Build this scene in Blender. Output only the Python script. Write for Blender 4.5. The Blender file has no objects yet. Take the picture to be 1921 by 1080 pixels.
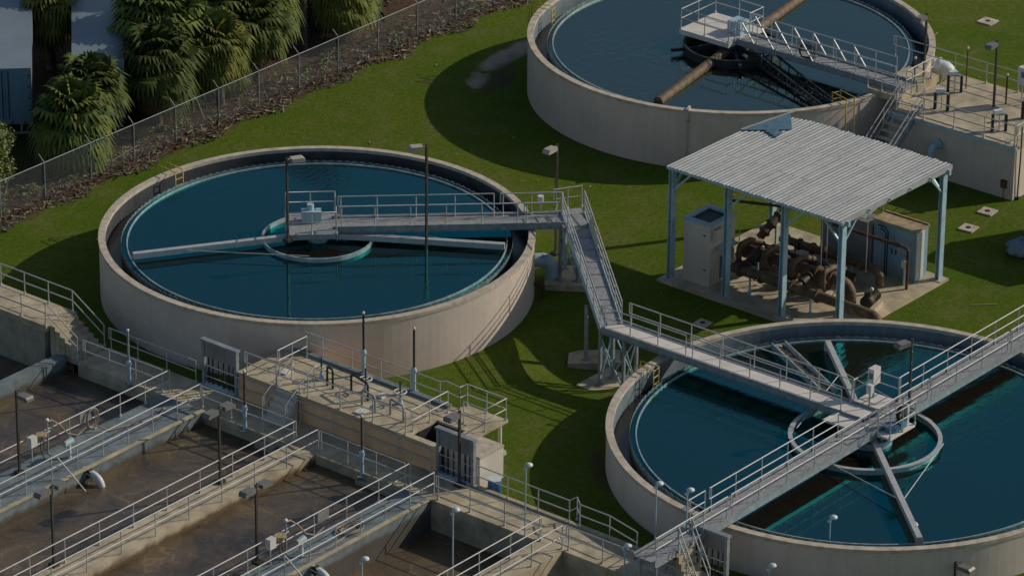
import bpy, bmesh, math, random
from mathutils import Vector, Matrix
from math import sin, cos, pi, radians, sqrt, atan2, hypot
random.seed(7)
S = bpy.context.scene
# ------------------------------------------------------------------ camera
# site frame: metres, z = 0 at the lawn, x and y along the works' own grid
PITCH, ROLL, HEAD = radians(24.733), radians(0.552), radians(39.0)
fw = Vector((cos(PITCH)*cos(HEAD), cos(PITCH)*sin(HEAD), -sin(PITCH)))
rt = Vector((sin(HEAD), -cos(HEAD), 0.0))
up = rt.cross(fw)
rt2 = rt*cos(ROLL) + up*sin(ROLL)
up2 = up*cos(ROLL) - rt*sin(ROLL)
cam_d = bpy.data.cameras.new("camera")
cam_d.sensor_width = 36.0
cam_d.lens = 8645.0/1921.0*36.0
cam_d.clip_start, cam_d.clip_end = 1.0, 3000.0
cam = bpy.data.objects.new("camera", cam_d)
S.collection.objects.link(cam)
cam.matrix_world = Matrix(((rt2.x, up2.x, -fw.x, -143.995), (rt2.y, up2.y, -fw.y, -97.51), (rt2.z, up2.z, -fw.z, 88.05), (0, 0, 0, 1)))
S.camera = cam
# ------------------------------------------------------------------ light
SUN_EL, SUN_AZ = radians(29.5), radians(-32.5)
world = bpy.data.worlds.new("World"); S.world = world
world.use_nodes = True
wn = world.node_tree
sky = wn.nodes.new("ShaderNodeTexSky"); sky.sky_type = 'NISHITA'; sky.sun_disc = False
sky.sun_elevation = SUN_EL; sky.sun_rotation = pi/2 - SUN_AZ
sky.air_density = 1.0; sky.dust_density = 1.0; sky.ozone_density = 1.0
wn.links.new(sky.outputs[0], wn.nodes["Background"].inputs[0])
wn.nodes["Background"].inputs[1].default_value = 0.08
sun_d = bpy.data.lights.new("sun", 'SUN'); sun_d.energy = 3.4; sun_d.angle = radians(0.5); sun_d.color = (1.0, 0.88, 0.72)
sun = bpy.data.objects.new("sun", sun_d); S.collection.objects.link(sun)
sdir = Vector((cos(SUN_EL)*cos(SUN_AZ), cos(SUN_EL)*sin(SUN_AZ), sin(SUN_EL)))
sun.rotation_euler = sdir.to_track_quat('Z', 'Y').to_euler()
sun.location = (60, -40, 60)
S.view_settings.view_transform = 'Standard'; S.view_settings.look = 'None'
S.view_settings.exposure = -0.2; S.view_settings.gamma = 1.0
# ------------------------------------------------------------------ materials
MATS = {}
def mat(name, col, rough=0.7, metal=0.0, var=0.15, scale=1.5, bump=0.0, bscale=20.0, col2=None, spec=0.5, detail=6.0, streak=None):
    m = bpy.data.materials.new(name); m.use_nodes = True
    nt = m.node_tree; b = nt.nodes["Principled BSDF"]
    b.inputs["Roughness"].default_value = rough; b.inputs["Metallic"].default_value = metal
    b.inputs["Specular IOR Level"].default_value = spec
    geo = nt.nodes.new("ShaderNodeNewGeometry")
    no = nt.nodes.new("ShaderNodeTexNoise"); no.inputs["Scale"].default_value = scale; no.inputs["Detail"].default_value = detail
    no.inputs["Roughness"].default_value = 0.65
    nt.links.new(geo.outputs["Position"], no.inputs["Vector"])
    ramp = nt.nodes.new("ShaderNodeValToRGB")
    c2 = col2 or tuple(max(0, c*(1-var*2.2)) for c in col)
    c1 = tuple(min(1, c*(1+var)) for c in col)
    ramp.color_ramp.elements[0].position = 0.30; ramp.color_ramp.elements[0].color = (*c2, 1)
    ramp.color_ramp.elements[1].position = 0.68; ramp.color_ramp.elements[1].color = (*c1, 1)
    nt.links.new(no.outputs["Fac"], ramp.inputs["Fac"])
    out = ramp.outputs["Color"]
    if streak:                                   # dirt that has run down a wall
        mp = nt.nodes.new("ShaderNodeMapping"); mp.inputs["Scale"].default_value = (2.2, 2.2, 0.12)
        nt.links.new(geo.outputs["Position"], mp.inputs["Vector"])
        n2 = nt.nodes.new("ShaderNodeTexNoise"); n2.inputs["Scale"].default_value = 1.6; n2.inputs["Detail"].default_value = 7
        nt.links.new(mp.outputs[0], n2.inputs["Vector"])
        r2 = nt.nodes.new("ShaderNodeValToRGB"); r2.color_ramp.elements[0].position = 0.48; r2.color_ramp.elements[1].position = 0.72
        r2.color_ramp.elements[1].color = (streak[3],)*3 + (1,)
        nt.links.new(n2.outputs["Fac"], r2.inputs["Fac"])
        mx = nt.nodes.new("ShaderNodeMixRGB"); mx.inputs[2].default_value = (*streak[:3], 1)
        nt.links.new(r2.outputs["Color"], mx.inputs[0]); nt.links.new(out, mx.inputs[1]); out = mx.outputs[0]
    nt.links.new(out, b.inputs["Base Color"])
    if bump:
        bn = nt.nodes.new("ShaderNodeTexNoise"); bn.inputs["Scale"].default_value = bscale; bn.inputs["Detail"].default_value = 5
        nt.links.new(geo.outputs["Position"], bn.inputs["Vector"])
        bp = nt.nodes.new("ShaderNodeBump"); bp.inputs["Strength"].default_value = bump; bp.inputs["Distance"].default_value = 0.05
        nt.links.new(bn.outputs["Fac"], bp.inputs["Height"]); nt.links.new(bp.outputs[0], b.inputs["Normal"])
    MATS[name] = m
    return m
mat('galvanised', (0.50, 0.51, 0.51), 0.55, 0.25, 0.10, 4)
mat('galvanised_dull', (0.27, 0.31, 0.33), 0.6, 0.2, 0.15, 3)
mat('grating', (0.36, 0.37, 0.37), 0.6, 0.3, 0.15, 6, 0.4, 60)
mat('pale_deck', (0.66, 0.62, 0.57), 0.75, 0, 0.08, 1.2, 0.1, 40)
mat('tank_paint', (0.58, 0.505, 0.44), 0.75, 0, 0.06, 0.6, 0.05, 8, streak=(0.40, 0.36, 0.31, 0.30))
mat('rim_concrete', (0.50, 0.44, 0.35), 0.8, 0, 0.16, 2.5, 0.15, 30)
mat('launder_paint', (0.06, 0.08, 0.085), 0.6, 0, 0.3, 2.5, streak=(0.015, 0.022, 0.025, 0.6))
mat('tank_lining', (0.15, 0.20, 0.23), 0.7, 0, 0.12, 1.2, streak=(0.07, 0.10, 0.12, 0.5))
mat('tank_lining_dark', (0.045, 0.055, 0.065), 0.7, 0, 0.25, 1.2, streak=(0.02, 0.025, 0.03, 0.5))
mat('channel_water', (0.012, 0.016, 0.015), 0.25, 0, 0.3, 2.0)
mat('weir_metal', (0.22, 0.30, 0.32), 0.45, 0.2, 0.25, 3)
mat('baffle_metal', (0.40, 0.46, 0.47), 0.5, 0.2, 0.2, 3)
mat('concrete', (0.37, 0.335, 0.255), 0.85, 0, 0.16, 1.3, 0.2, 25, streak=(0.20, 0.16, 0.08, 0.4))
mat('deck_concrete', (0.46, 0.395, 0.27), 0.85, 0, 0.2, 1.1, 0.2, 25, col2=(0.25, 0.22, 0.15))
mat('shade_blue_concrete', (0.17, 0.215, 0.23), 0.7, 0, 0.2, 1.2, 0.1, 20, streak=(0.08, 0.12, 0.13, 0.6))  # blue-grey carries the shade lying on two basin walkways in its colour
mat('stucco', (0.80, 0.50, 0.28), 0.85, 0, 0.08, 1.0, 0.15, 40)
mat('white_wall', (0.62, 0.58, 0.50), 0.8, 0, 0.06, 1.2)
mat('steel_blue', (0.35, 0.52, 0.60), 0.5, 0.1, 0.1, 2)
mat('cabinet_blue', (0.25, 0.40, 0.50), 0.5, 0.1, 0.08, 1)
mat('cream_paint', (0.58, 0.52, 0.45), 0.6, 0, 0.05, 1)
mat('roof_metal', (0.37, 0.40, 0.41), 0.6, 0.15, 0.13, 1.3)
tt = MATS['roof_metal'].node_tree; tb = tt.nodes['Principled BSDF']; tsrc = tb.inputs['Base Color'].links[0].from_socket
tn = tt.nodes.new('ShaderNodeTexNoise'); tn.inputs['Scale'].default_value = 1.7; tn.inputs['Detail'].default_value = 9; tn.inputs['Roughness'].default_value = 0.8
tg = tt.nodes.new('ShaderNodeNewGeometry'); tt.links.new(tg.outputs['Position'], tn.inputs['Vector'])
tr_ = tt.nodes.new('ShaderNodeValToRGB'); tr_.color_ramp.elements[0].position = 0.42; tr_.color_ramp.elements[1].position = 0.66
tr_.color_ramp.elements[0].color = (0, 0, 0, 1); tr_.color_ramp.elements[1].color = (0.6, 0.6, 0.6, 1); tt.links.new(tn.outputs['Fac'], tr_.inputs[0])
tm = tt.nodes.new('ShaderNodeMixRGB'); tm.inputs[2].default_value = (0.24, 0.25, 0.24, 1); tt.links.new(tr_.outputs[0], tm.inputs[0]); tt.links.new(tsrc, tm.inputs[1]); tt.links.new(tm.outputs[0], tb.inputs['Base Color'])
ribs = MATS['roof_metal'].node_tree
_mp = ribs.nodes.new('ShaderNodeMapping'); _mp.inputs['Scale'].default_value = (0.22, 4.6, 0.2)
_g = [n for n in ribs.nodes if n.type == 'NEW_GEOMETRY'][0]; _n = [n for n in ribs.nodes if n.type == 'TEX_NOISE' and n != tn][0]
ribs.links.new(_g.outputs['Position'], _mp.inputs['Vector']); ribs.links.new(_mp.outputs[0], _n.inputs['Vector'])
mat('roof_dark', (0.10, 0.20, 0.27), 0.5, 0.2, 0.1, 2)
mat('rust_roof', (0.38, 0.31, 0.20), 0.8, 0, 0.25, 2, col2=(0.20, 0.13, 0.07))
mat('bronze', (0.075, 0.07, 0.062), 0.5, 0.4, 0.15, 3)
mat('lamp_case', (0.20, 0.195, 0.185), 0.5, 0.2, 0.1, 3)
mat('lamp_case_pale', (0.45, 0.41, 0.34), 0.55, 0.1, 0.1, 3)
mat('cap_white', (0.55, 0.62, 0.66), 0.5, 0, 0.05, 3)
mat('lens', (0.03, 0.05, 0.06), 0.15)
mat('pipe_brown', (0.14, 0.095, 0.055), 0.7, 0.1, 0.3, 3, 0.2, 20)
mat('pipe_dark', (0.065, 0.05, 0.037), 0.6, 0.2, 0.3, 3)
mat('rusty', (0.12, 0.06, 0.03), 0.85, 0.1, 0.3, 4)
mat('pipe_white', (0.60, 0.63, 0.63), 0.5, 0, 0.1, 2)
mat('pipe_blue', (0.36, 0.50, 0.57), 0.5, 0, 0.1, 2)
mat('valve_blue', (0.07, 0.20, 0.30), 0.5, 0.1, 0.2, 3)
mat('yellow_paint', (0.45, 0.33, 0.06), 0.55, 0, 0.15, 4)
mat('box_white', (0.62, 0.62, 0.58), 0.5, 0, 0.05, 3)
mat('sheet_grey', (0.26, 0.26, 0.255), 0.55, 0.2, 0.1, 1)
mat('iron_dark', (0.03, 0.036, 0.042), 0.6, 0.3, 0.2, 3)
mat('hose', (0.33, 0.26, 0.19), 0.7, 0, 0.1, 4)
mat('cable', (0.05, 0.035, 0.025), 0.7, 0, 0.1, 4)
mat('float_tan', (0.40, 0.30, 0.17), 0.75, 0, 0.2, 5)
mat('barrel_blue', (0.04, 0.15, 0.32), 0.45, 0, 0.1, 2)
mat('scum_tan', (0.55, 0.43, 0.28), 0.8, 0, 0.35, 4)
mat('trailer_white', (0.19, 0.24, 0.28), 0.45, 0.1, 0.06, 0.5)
mat('trailer_blue', (0.15, 0.28, 0.38), 0.45, 0.1, 0.06, 0.8)
mat('black_rubber', (0.012, 0.012, 0.013), 0.7)
mat('lamp_red', (0.30, 0.05, 0.03), 0.4)
mat('bag_blue', (0.18, 0.27, 0.35), 0.6, 0, 0.15, 4)
mat('rock', (0.42, 0.40, 0.36), 0.9, 0, 0.2, 6, 0.4, 12)
mat('trunk', (0.12, 0.095, 0.07), 0.9, 0, 0.3, 6, 0.5, 18)
mat('dry_frond', (0.22, 0.14, 0.075), 0.85, 0, 0.3, 5)
mat('palm_leaf', (0.105, 0.125, 0.024), 0.7, 0, 0.3, 1.2, col2=(0.035, 0.075, 0.018))
mat('palm_leaf_yellow', (0.145, 0.145, 0.026), 0.7, 0, 0.3, 1.2, col2=(0.05, 0.085, 0.014))
mat('bush_leaf', (0.13, 0.16, 0.016), 0.6, 0, 0.3, 2.0, col2=(0.06, 0.09, 0.012))
mat('shade_leaf', (0.012, 0.020, 0.009), 0.7, 0, 0.3, 2.0)  # leaf colour blackened for the shade behind the palms
mat('litter', (0.13, 0.10, 0.07), 0.9, 0, 0.4, 4)
mat('litter_pale', (0.33, 0.27, 0.19), 0.9, 0, 0.2, 4)
def tint_object(m, amt=0.35):
    """each copy of a thing a shade of its own"""
    nt = m.node_tree; b = nt.nodes["Principled BSDF"]; l = b.inputs["Base Color"].links[0]; src = l.from_socket
    oi = nt.nodes.new("ShaderNodeObjectInfo"); hs = nt.nodes.new("ShaderNodeHueSaturation")
    mr = nt.nodes.new("ShaderNodeMapRange"); mr.inputs[3].default_value = 1-amt; mr.inputs[4].default_value = 1+amt
    nt.links.new(oi.outputs["Random"], mr.inputs[0]); nt.links.new(mr.outputs[0], hs.inputs["Value"])
    nt.links.new(src, hs.inputs["Color"]); nt.links.new(hs.outputs[0], b.inputs["Base Color"])
for k in ('palm_leaf', 'palm_leaf_yellow', 'trunk'): tint_object(MATS[k])
for k in ('palm_leaf', 'palm_leaf_yellow'): MATS[k].node_tree.nodes['Principled BSDF'].inputs['Specular IOR Level'].default_value = 0.2

def ramp_mat(name, build):
    m = bpy.data.materials.new(name); m.use_nodes = True; build(m.node_tree, m.node_tree.nodes["Principled BSDF"]); MATS[name] = m; return m
def N(nt, t, **kw):
    n = nt.nodes.new(t)
    for k, v in kw.items(): n.inputs[k.replace('_', ' ')].default_value = v
    return n
def ramp2(nt, src, p0, p1, c0, c1):
    r = nt.nodes.new("ShaderNodeValToRGB"); e = r.color_ramp.elements
    e[0].position, e[1].position = p0, p1; e[0].color = (*c0, 1); e[1].color = (*c1, 1)
    nt.links.new(src, r.inputs["Fac"]); return r.outputs["Color"]
def mixc(nt, f, a, b):
    m = nt.nodes.new("ShaderNodeMixRGB")
    for i, v in ((0, f), (1, a), (2, b)):
        if hasattr(v, 'is_output'): nt.links.new(v, m.inputs[i])
        else: m.inputs[i].default_value = v if i == 0 else (*v, 1)
    return m.outputs[0]
G1, G0 = (1, 1, 1), (0, 0, 0)
def tide(m, z0, z1, col, amt):
    """brown stain left on a basin wall just above its usual water line"""
    nt = m.node_tree; b = nt.nodes["Principled BSDF"]; src = b.inputs["Base Color"].links[0].from_socket
    geo = nt.nodes.new("ShaderNodeNewGeometry"); sp = nt.nodes.new("ShaderNodeSeparateXYZ"); nt.links.new(geo.outputs["Position"], sp.inputs[0])
    n = N(nt, "ShaderNodeTexNoise", Scale=1.6, Detail=5.0); nt.links.new(geo.outputs["Position"], n.inputs["Vector"])
    ma = nt.nodes.new("ShaderNodeMath"); ma.operation = 'MULTIPLY_ADD'; ma.inputs[1].default_value = 0.5
    nt.links.new(n.outputs["Fac"], ma.inputs[0]); nt.links.new(sp.outputs[2], ma.inputs[2])
    mr = nt.nodes.new("ShaderNodeMapRange"); mr.inputs[1].default_value = z1+0.25; mr.inputs[2].default_value = z0+0.25; mr.inputs[4].default_value = amt
    nt.links.new(ma.outputs[0], mr.inputs[0])
    nt.links.new(mixc(nt, mr.outputs[0], src, col), b.inputs["Base Color"])
def ground_nodes(nt, b):
    geo = nt.nodes.new("ShaderNodeNewGeometry"); P = geo.outputs["Position"]
    def noise(s, d=6, r=0.6, mapping=None):
        n = N(nt, "ShaderNodeTexNoise", Scale=s, Detail=d, Roughness=r)
        if mapping:
            mp = nt.nodes.new("ShaderNodeMapping"); mp.inputs["Scale"].default_value = mapping
            nt.links.new(P, mp.inputs["Vector"]); nt.links.new(mp.outputs[0], n.inputs["Vector"])
        else: nt.links.new(P, n.inputs["Vector"])
        return n.outputs["Fac"]
    big, mid, fine, vfine = noise(0.10, 4), noise(0.55, 6), noise(3.5, 6, 0.75), noise(16, 4, 0.8)
    g = mixc(nt, ramp2(nt, big, 0.35, 0.65, G0, G1), (0.098, 0.172, 0.008), (0.160, 0.200, 0.020))
    g = mixc(nt, ramp2(nt, mid, 0.46, 0.74, G0, (0.8,)*3), g, (0.225, 0.210, 0.070))
    g = mixc(nt, ramp2(nt, fine, 0.36, 0.60, (0.6,)*3, G0), g, (0.045, 0.095, 0.006))
    g = mixc(nt, ramp2(nt, vfine, 0.35, 0.65, (0.45,)*3, G0), g, (0.022, 0.060, 0.005))
    # bare sand worn by the back tank
    sep = nt.nodes.new("ShaderNodeSeparateXYZ"); nt.links.new(P, sep.inputs[0])
    def math_(op, a, c=None):
        m = nt.nodes.new("ShaderNodeMath"); m.operation = op
        for i, v in ((0, a), (1, c)):
            if v is None: continue
            if hasattr(v, 'is_output'): nt.links.new(v, m.inputs[i])
            else: m.inputs[i].default_value = v
        return m.outputs[0]
    def blob(cx, cy, ang, lx, ly):
        dx, dy = math_('SUBTRACT', sep.outputs[0], cx), math_('SUBTRACT', sep.outputs[1], cy)
        c, s_ = cos(ang), sin(ang)
        a = math_('DIVIDE', math_('ADD', math_('MULTIPLY', dx, c), math_('MULTIPLY', dy, s_)), lx)
        d = math_('DIVIDE', math_('SUBTRACT', math_('MULTIPLY', dy, c), math_('MULTIPLY', dx, s_)), ly)
        r = math_('ADD', math_('MULTIPLY', a, a), math_('MULTIPLY', d, d))
        return math_('ADD', math_('SUBTRACT', 1.0, r), math_('MULTIPLY', math_('SUBTRACT', mid, 0.5), 2.6))
    sand = math_('MAXIMUM', blob(26.2, 40.9, radians(8), 3.9, 0.95), blob(23.0, 40.1, radians(30), 1.6, 0.8))
    g = mixc(nt, ramp2(nt, sand, 0.35, 0.9, G0, (0.85,)*3), g, (0.44, 0.38, 0.31))
    brown = blob(24.0, 39.3, radians(25), 4.0, 1.1)
    g = mixc(nt, ramp2(nt, brown, 0.5, 1.1, G0, (0.7,)*3), g, (0.10, 0.065, 0.045))
    foot = blob(-7.3, 8.2, radians(48), 3.0, 0.7)
    g = mixc(nt, ramp2(nt, foot, 0.5, 1.0, G0, (0.75,)*3), g, (0.10, 0.062, 0.04))
    # mulch under the palms, beyond the fence line
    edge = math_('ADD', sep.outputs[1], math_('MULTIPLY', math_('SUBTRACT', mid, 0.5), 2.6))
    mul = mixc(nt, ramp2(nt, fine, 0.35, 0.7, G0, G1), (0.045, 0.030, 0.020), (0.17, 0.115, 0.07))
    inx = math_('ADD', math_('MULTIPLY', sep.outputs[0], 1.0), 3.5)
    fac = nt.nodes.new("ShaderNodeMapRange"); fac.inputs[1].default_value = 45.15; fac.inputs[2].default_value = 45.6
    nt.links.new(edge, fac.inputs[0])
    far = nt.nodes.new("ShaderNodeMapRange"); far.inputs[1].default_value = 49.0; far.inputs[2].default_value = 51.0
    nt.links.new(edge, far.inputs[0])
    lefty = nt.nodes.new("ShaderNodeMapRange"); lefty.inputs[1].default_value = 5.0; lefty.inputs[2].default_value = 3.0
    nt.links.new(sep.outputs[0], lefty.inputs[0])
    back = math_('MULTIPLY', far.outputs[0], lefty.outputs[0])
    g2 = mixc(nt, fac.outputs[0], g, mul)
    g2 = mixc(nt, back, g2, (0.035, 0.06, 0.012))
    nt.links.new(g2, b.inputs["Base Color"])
    b.inputs["Roughness"].default_value = 0.95; b.inputs["Specular IOR Level"].default_value = 0.1
    add = math_('ADD', math_('MULTIPLY', fine, 1.0), math_('MULTIPLY', vfine, 0.8))
    bp = nt.nodes.new("ShaderNodeBump"); bp.inputs["Strength"].default_value = 0.9; bp.inputs["Distance"].default_value = 0.11
    nt.links.new(add, bp.inputs["Height"]); nt.links.new(bp.outputs[0], b.inputs["Normal"])
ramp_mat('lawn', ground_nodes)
def clear_water(nt, b, tint=(0.04, 0.90, 1.0), spec=2.0, amp=1.5):
    b.inputs["Base Color"].default_value = (0.013, 0.0095, 0.006, 1); b.inputs["Roughness"].default_value = 0.05
    b.inputs["Specular IOR Level"].default_value = 0.0
    gl = nt.nodes.new("ShaderNodeBsdfGlossy"); gl.inputs["Color"].default_value = (*tint, 1); gl.inputs["Roughness"].default_value = 0.04
    fr = nt.nodes.new("ShaderNodeFresnel"); fr.inputs["IOR"].default_value = spec
    mxs = nt.nodes.new("ShaderNodeMixShader"); nt.links.new(fr.outputs[0], mxs.inputs[0]); nt.links.new(b.outputs[0], mxs.inputs[1]); nt.links.new(gl.outputs[0], mxs.inputs[2])
    nt.links.new(mxs.outputs[0], nt.nodes["Material Output"].inputs["Surface"])
    geo = nt.nodes.new("ShaderNodeNewGeometry")
    patch = N(nt, "ShaderNodeTexNoise", Scale=0.16, Detail=2.0); nt.links.new(geo.outputs["Position"], patch.inputs["Vector"])
    mp = nt.nodes.new("ShaderNodeMapping"); mp.inputs["Scale"].default_value = (1.0, 2.4, 1); mp.inputs["Rotation"].default_value = (0, 0, radians(-38))
    nt.links.new(geo.outputs["Position"], mp.inputs["Vector"])
    w = N(nt, "ShaderNodeTexNoise", Scale=1.9, Detail=4.0, Roughness=0.55); nt.links.new(mp.outputs[0], w.inputs["Vector"])
    mr = nt.nodes.new("ShaderNodeMapRange"); mr.inputs[1].default_value = 0.46; mr.inputs[2].default_value = 0.66; mr.inputs[3].default_value = 0.012*amp; mr.inputs[4].default_value = 0.16*amp
    nt.links.new(patch.outputs["Fac"], mr.inputs[0])
    bp = nt.nodes.new("ShaderNodeBump"); bp.inputs["Distance"].default_value = 0.12
    nt.links.new(mr.outputs[0], bp.inputs["Strength"]); nt.links.new(w.outputs["Fac"], bp.inputs["Height"]); nt.links.new(bp.outputs[0], b.inputs["Normal"]); nt.links.new(bp.outputs[0], gl.inputs["Normal"]); nt.links.new(bp.outputs[0], fr.inputs["Normal"])
ramp_mat('clear_water', clear_water)
ramp_mat('pale_water', lambda nt, b: clear_water(nt, b, (0.62, 1.0, 0.97), 2.2, 1.5))
def brown_water(nt, b):
    geo = nt.nodes.new("ShaderNodeNewGeometry"); P = geo.outputs["Position"]
    warp = N(nt, "ShaderNodeTexNoise", Scale=0.45, Detail=3.0); nt.links.new(P, warp.inputs["Vector"])
    vm = nt.nodes.new("ShaderNodeVectorMath"); vm.operation = 'MULTIPLY_ADD'; vm.inputs[1].default_value = (3.4,)*3
    nt.links.new(warp.outputs["Color"], vm.inputs[0]); nt.links.new(P, vm.inputs[2])
    n1 = N(nt, "ShaderNodeTexNoise", Scale=0.32, Detail=8.0, Roughness=0.68, Distortion=0.4); nt.links.new(vm.outputs[0], n1.inputs["Vector"])
    n2 = N(nt, "ShaderNodeTexNoise", Scale=5.0, Detail=6.0, Roughness=0.7); nt.links.new(vm.outputs[0], n2.inputs["Vector"])
    vo = nt.nodes.new("ShaderNodeTexVoronoi"); vo.feature = 'DISTANCE_TO_EDGE'; vo.inputs["Scale"].default_value = 0.5
    nt.links.new(vm.outputs[0], vo.inputs["Vector"])
    c = mixc(nt, ramp2(nt, n1.outputs["Fac"], 0.36, 0.62, G0, G1), (0.036, 0.032, 0.029), (0.128, 0.094, 0.050))
    c = mixc(nt, ramp2(nt, n2.outputs["Fac"], 0.5, 0.8, G0, (0.5,)*3), c, (0.19, 0.14, 0.08))
    ed = mixc(nt, ramp2(nt, n1.outputs["Fac"], 0.45, 0.62, G0, G1), G0, ramp2(nt, vo.outputs["Distance"], 0.0, 0.03, (0.45,)*3, G0))
    c = mixc(nt, ed, c, (0.30, 0.23, 0.14))
    nt.links.new(c, b.inputs["Base Color"]); b.inputs["Roughness"].default_value = 0.2; b.inputs["Specular IOR Level"].default_value = 0.55
    bp = nt.nodes.new("ShaderNodeBump"); bp.inputs["Strength"].default_value = 0.16; bp.inputs["Distance"].default_value = 0.1
    nt.links.new(n2.outputs["Fac"], bp.inputs["Height"]); nt.links.new(bp.outputs[0], b.inputs["Normal"])
ramp_mat('brown_water', brown_water)
def chain(nt, b):
    b.inputs["Base Color"].default_value = (0.30, 0.34, 0.36, 1); b.inputs["Roughness"].default_value = 0.5; b.inputs["Metallic"].default_value = 0.4
    tr = nt.nodes.new("ShaderNodeBsdfTransparent"); mx = nt.nodes.new("ShaderNodeMixShader"); mx.inputs[0].default_value = 0.13
    nt.links.new(tr.outputs[0], mx.inputs[1]); nt.links.new(b.outputs[0], mx.inputs[2])
    nt.links.new(mx.outputs[0], nt.nodes["Material Output"].inputs["Surface"])
ramp_mat('chain_link', chain)

# ------------------------------------------------------------------ mesh helpers
def base_of(o):
    p = Vector((0, 0, 0))
    while o is not None: p = p + o.location; o = o.parent
    return p
class MB:
    def __init__(s): s.v = []; s.f = []; s.sm = []
    def add(s, vs, fs, smooth=False):
        n = len(s.v); s.v += [tuple(v) for v in vs]; s.f += [tuple(i+n for i in f) for f in fs]; s.sm += [smooth]*len(fs); return s
    def box(s, x0, x1, y0, y1, z0, z1):
        return s.add([(x0,y0,z0),(x1,y0,z0),(x1,y1,z0),(x0,y1,z0),(x0,y0,z1),(x1,y0,z1),(x1,y1,z1),(x0,y1,z1)],
                     [(3,2,1,0),(4,5,6,7),(0,1,5,4),(1,2,6,5),(2,3,7,6),(3,0,4,7)])
    def obox(s, c, sx, sy, sz, ang=0.0, tilt=0.0):
        """box centred at c, turned by ang about z, tilted about its own y"""
        R = Matrix.Rotation(ang, 3, 'Z') @ Matrix.Rotation(tilt, 3, 'Y'); c = Vector(c)
        vs = [c + R @ Vector((a*sx/2, b*sy/2, d*sz/2)) for d in (-1, 1) for a, b in ((-1,-1),(1,-1),(1,1),(-1,1))]
        return s.add(vs, [(3,2,1,0),(4,5,6,7),(0,1,5,4),(1,2,6,5),(2,3,7,6),(3,0,4,7)])
    def beam(s, a, b, w, h):
        """rectangular bar from a to b, w wide (level), h deep, top along a-b + h/2"""
        a, b = Vector(a), Vector(b); d = (b-a).normalized(); side = d.cross(Vector((0,0,1)))
        side = Vector((1,0,0)) if side.length < 1e-4 else side.normalized()
        u = side.cross(d)
        vs = [p + side*(i*w/2) + u*(j*h/2) for p in (a, b) for i, j in ((-1,-1),(1,-1),(1,1),(-1,1))]
        return s.add(vs, [(0,1,2,3),(7,6,5,4),(0,4,5,1),(1,5,6,2),(2,6,7,3),(3,7,4,0)])
    def tube(s, pts, r, n=7, closed=False, caps=True):
        pts = [Vector(p) for p in pts]; m = len(pts); rings = []
        rs = r if isinstance(r, (list, tuple)) else [r]*m
        up_ = None
        for i, p in enumerate(pts):
            if closed: d = pts[(i+1) % m] - pts[i-1]
            else: d = pts[min(i+1, m-1)] - pts[max(i-1, 0)]
            d = d.normalized()
            if up_ is None:
                up_ = Vector((0,0,1)) if abs(d.z) < 0.9 else Vector((1,0,0))
            a = d.cross(up_)
            if a.length < 1e-4: a = d.cross(Vector((0,1,0)))
            a.normalize(); b_ = a.cross(d).normalized(); up_ = b_
            rings.append([p + (a*cos(2*pi*k/n) + b_*sin(2*pi*k/n))*rs[i] for k in range(n)])
        vs = [v for ring in rings for v in ring]; fs = []
        for i in range(m if closed else m-1):
            for k in range(n):
                fs.append((i*n+k, i*n+(k+1) % n, ((i+1) % m)*n+(k+1) % n, ((i+1) % m)*n+k))
        s.add(vs, fs, True)
        if caps and not closed:
            s.add(rings[0], [tuple(range(n))]); s.add(rings[-1], [tuple(reversed(range(n)))])
        return s
    def lathe(s, prof, c=(0,0), n=96, closed=True, smooth=True, a0=0.0, a1=2*pi):
        """closed outline [(r, z)] swept about the vertical axis at c"""
        full = abs(a1-a0-2*pi) < 1e-6; k = len(prof); m = n if full else n+1
        vs = [(c[0]+r*cos(a0+(a1-a0)*i/n), c[1]+r*sin(a0+(a1-a0)*i/n), z) for i in range(m) for r, z in prof]
        fs = []
        for i in range(n):
            j = (i+1) % m
            for q in range(k if closed else k-1):
                p = (q+1) % k; fs.append((i*k+q, j*k+q, j*k+p, i*k+p))
        for f in fs: pass
        s.add(vs, fs, False)
        return s
    def prism(s, poly, z0, z1):
        n = len(poly)
        return s.add([(x,y,z0) for x,y in poly]+[(x,y,z1) for x,y in poly],
                     [tuple(reversed(range(n))), tuple(range(n,2*n))]+[(i,(i+1)%n,n+(i+1)%n,n+i) for i in range(n)])
    def blob(s, c, rx, ry, rz, seed=0, amp=0.18, seg=10, rings=7):
        rnd = random.Random(seed); vs = []; fs = []
        for i in range(rings+1):
            t = pi*i/rings
            for k in range(seg):
                a = 2*pi*k/seg; q = 1+amp*(rnd.random()-0.5)*2
                vs.append((c[0]+rx*sin(t)*cos(a)*q, c[1]+ry*sin(t)*sin(a)*q, c[2]+rz*cos(t)*q))
        for i in range(rings):
            for k in range(seg): fs.append((i*seg+k, (i+1)*seg+k, (i+1)*seg+(k+1)%seg, i*seg+(k+1)%seg))
        return s.add(vs, fs, True)
    def build(s, name, material, parent=None, origin=None):
        o0 = base_of(parent) if parent is not None else Vector(origin if origin is not None else (0,0,0))
        me = bpy.data.meshes.new(name)
        me.from_pydata([(x-o0.x, y-o0.y, z-o0.z) for x, y, z in s.v], [], s.f)
        for p, sm in zip(me.polygons, s.sm): p.use_smooth = sm
        bm = bmesh.new(); bm.from_mesh(me); bmesh.ops.recalc_face_normals(bm, faces=bm.faces)
        if 'water' in name:
            for f in bm.faces:
                if f.normal.z < 0: f.normal_flip()
        bm.to_mesh(me); bm.free()
        me.materials.append(MATS[material])
        o = bpy.data.objects.new(name, me); S.collection.objects.link(o)
        if parent is not None: o.parent = parent
        else: o.location = o0
        return o
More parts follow.
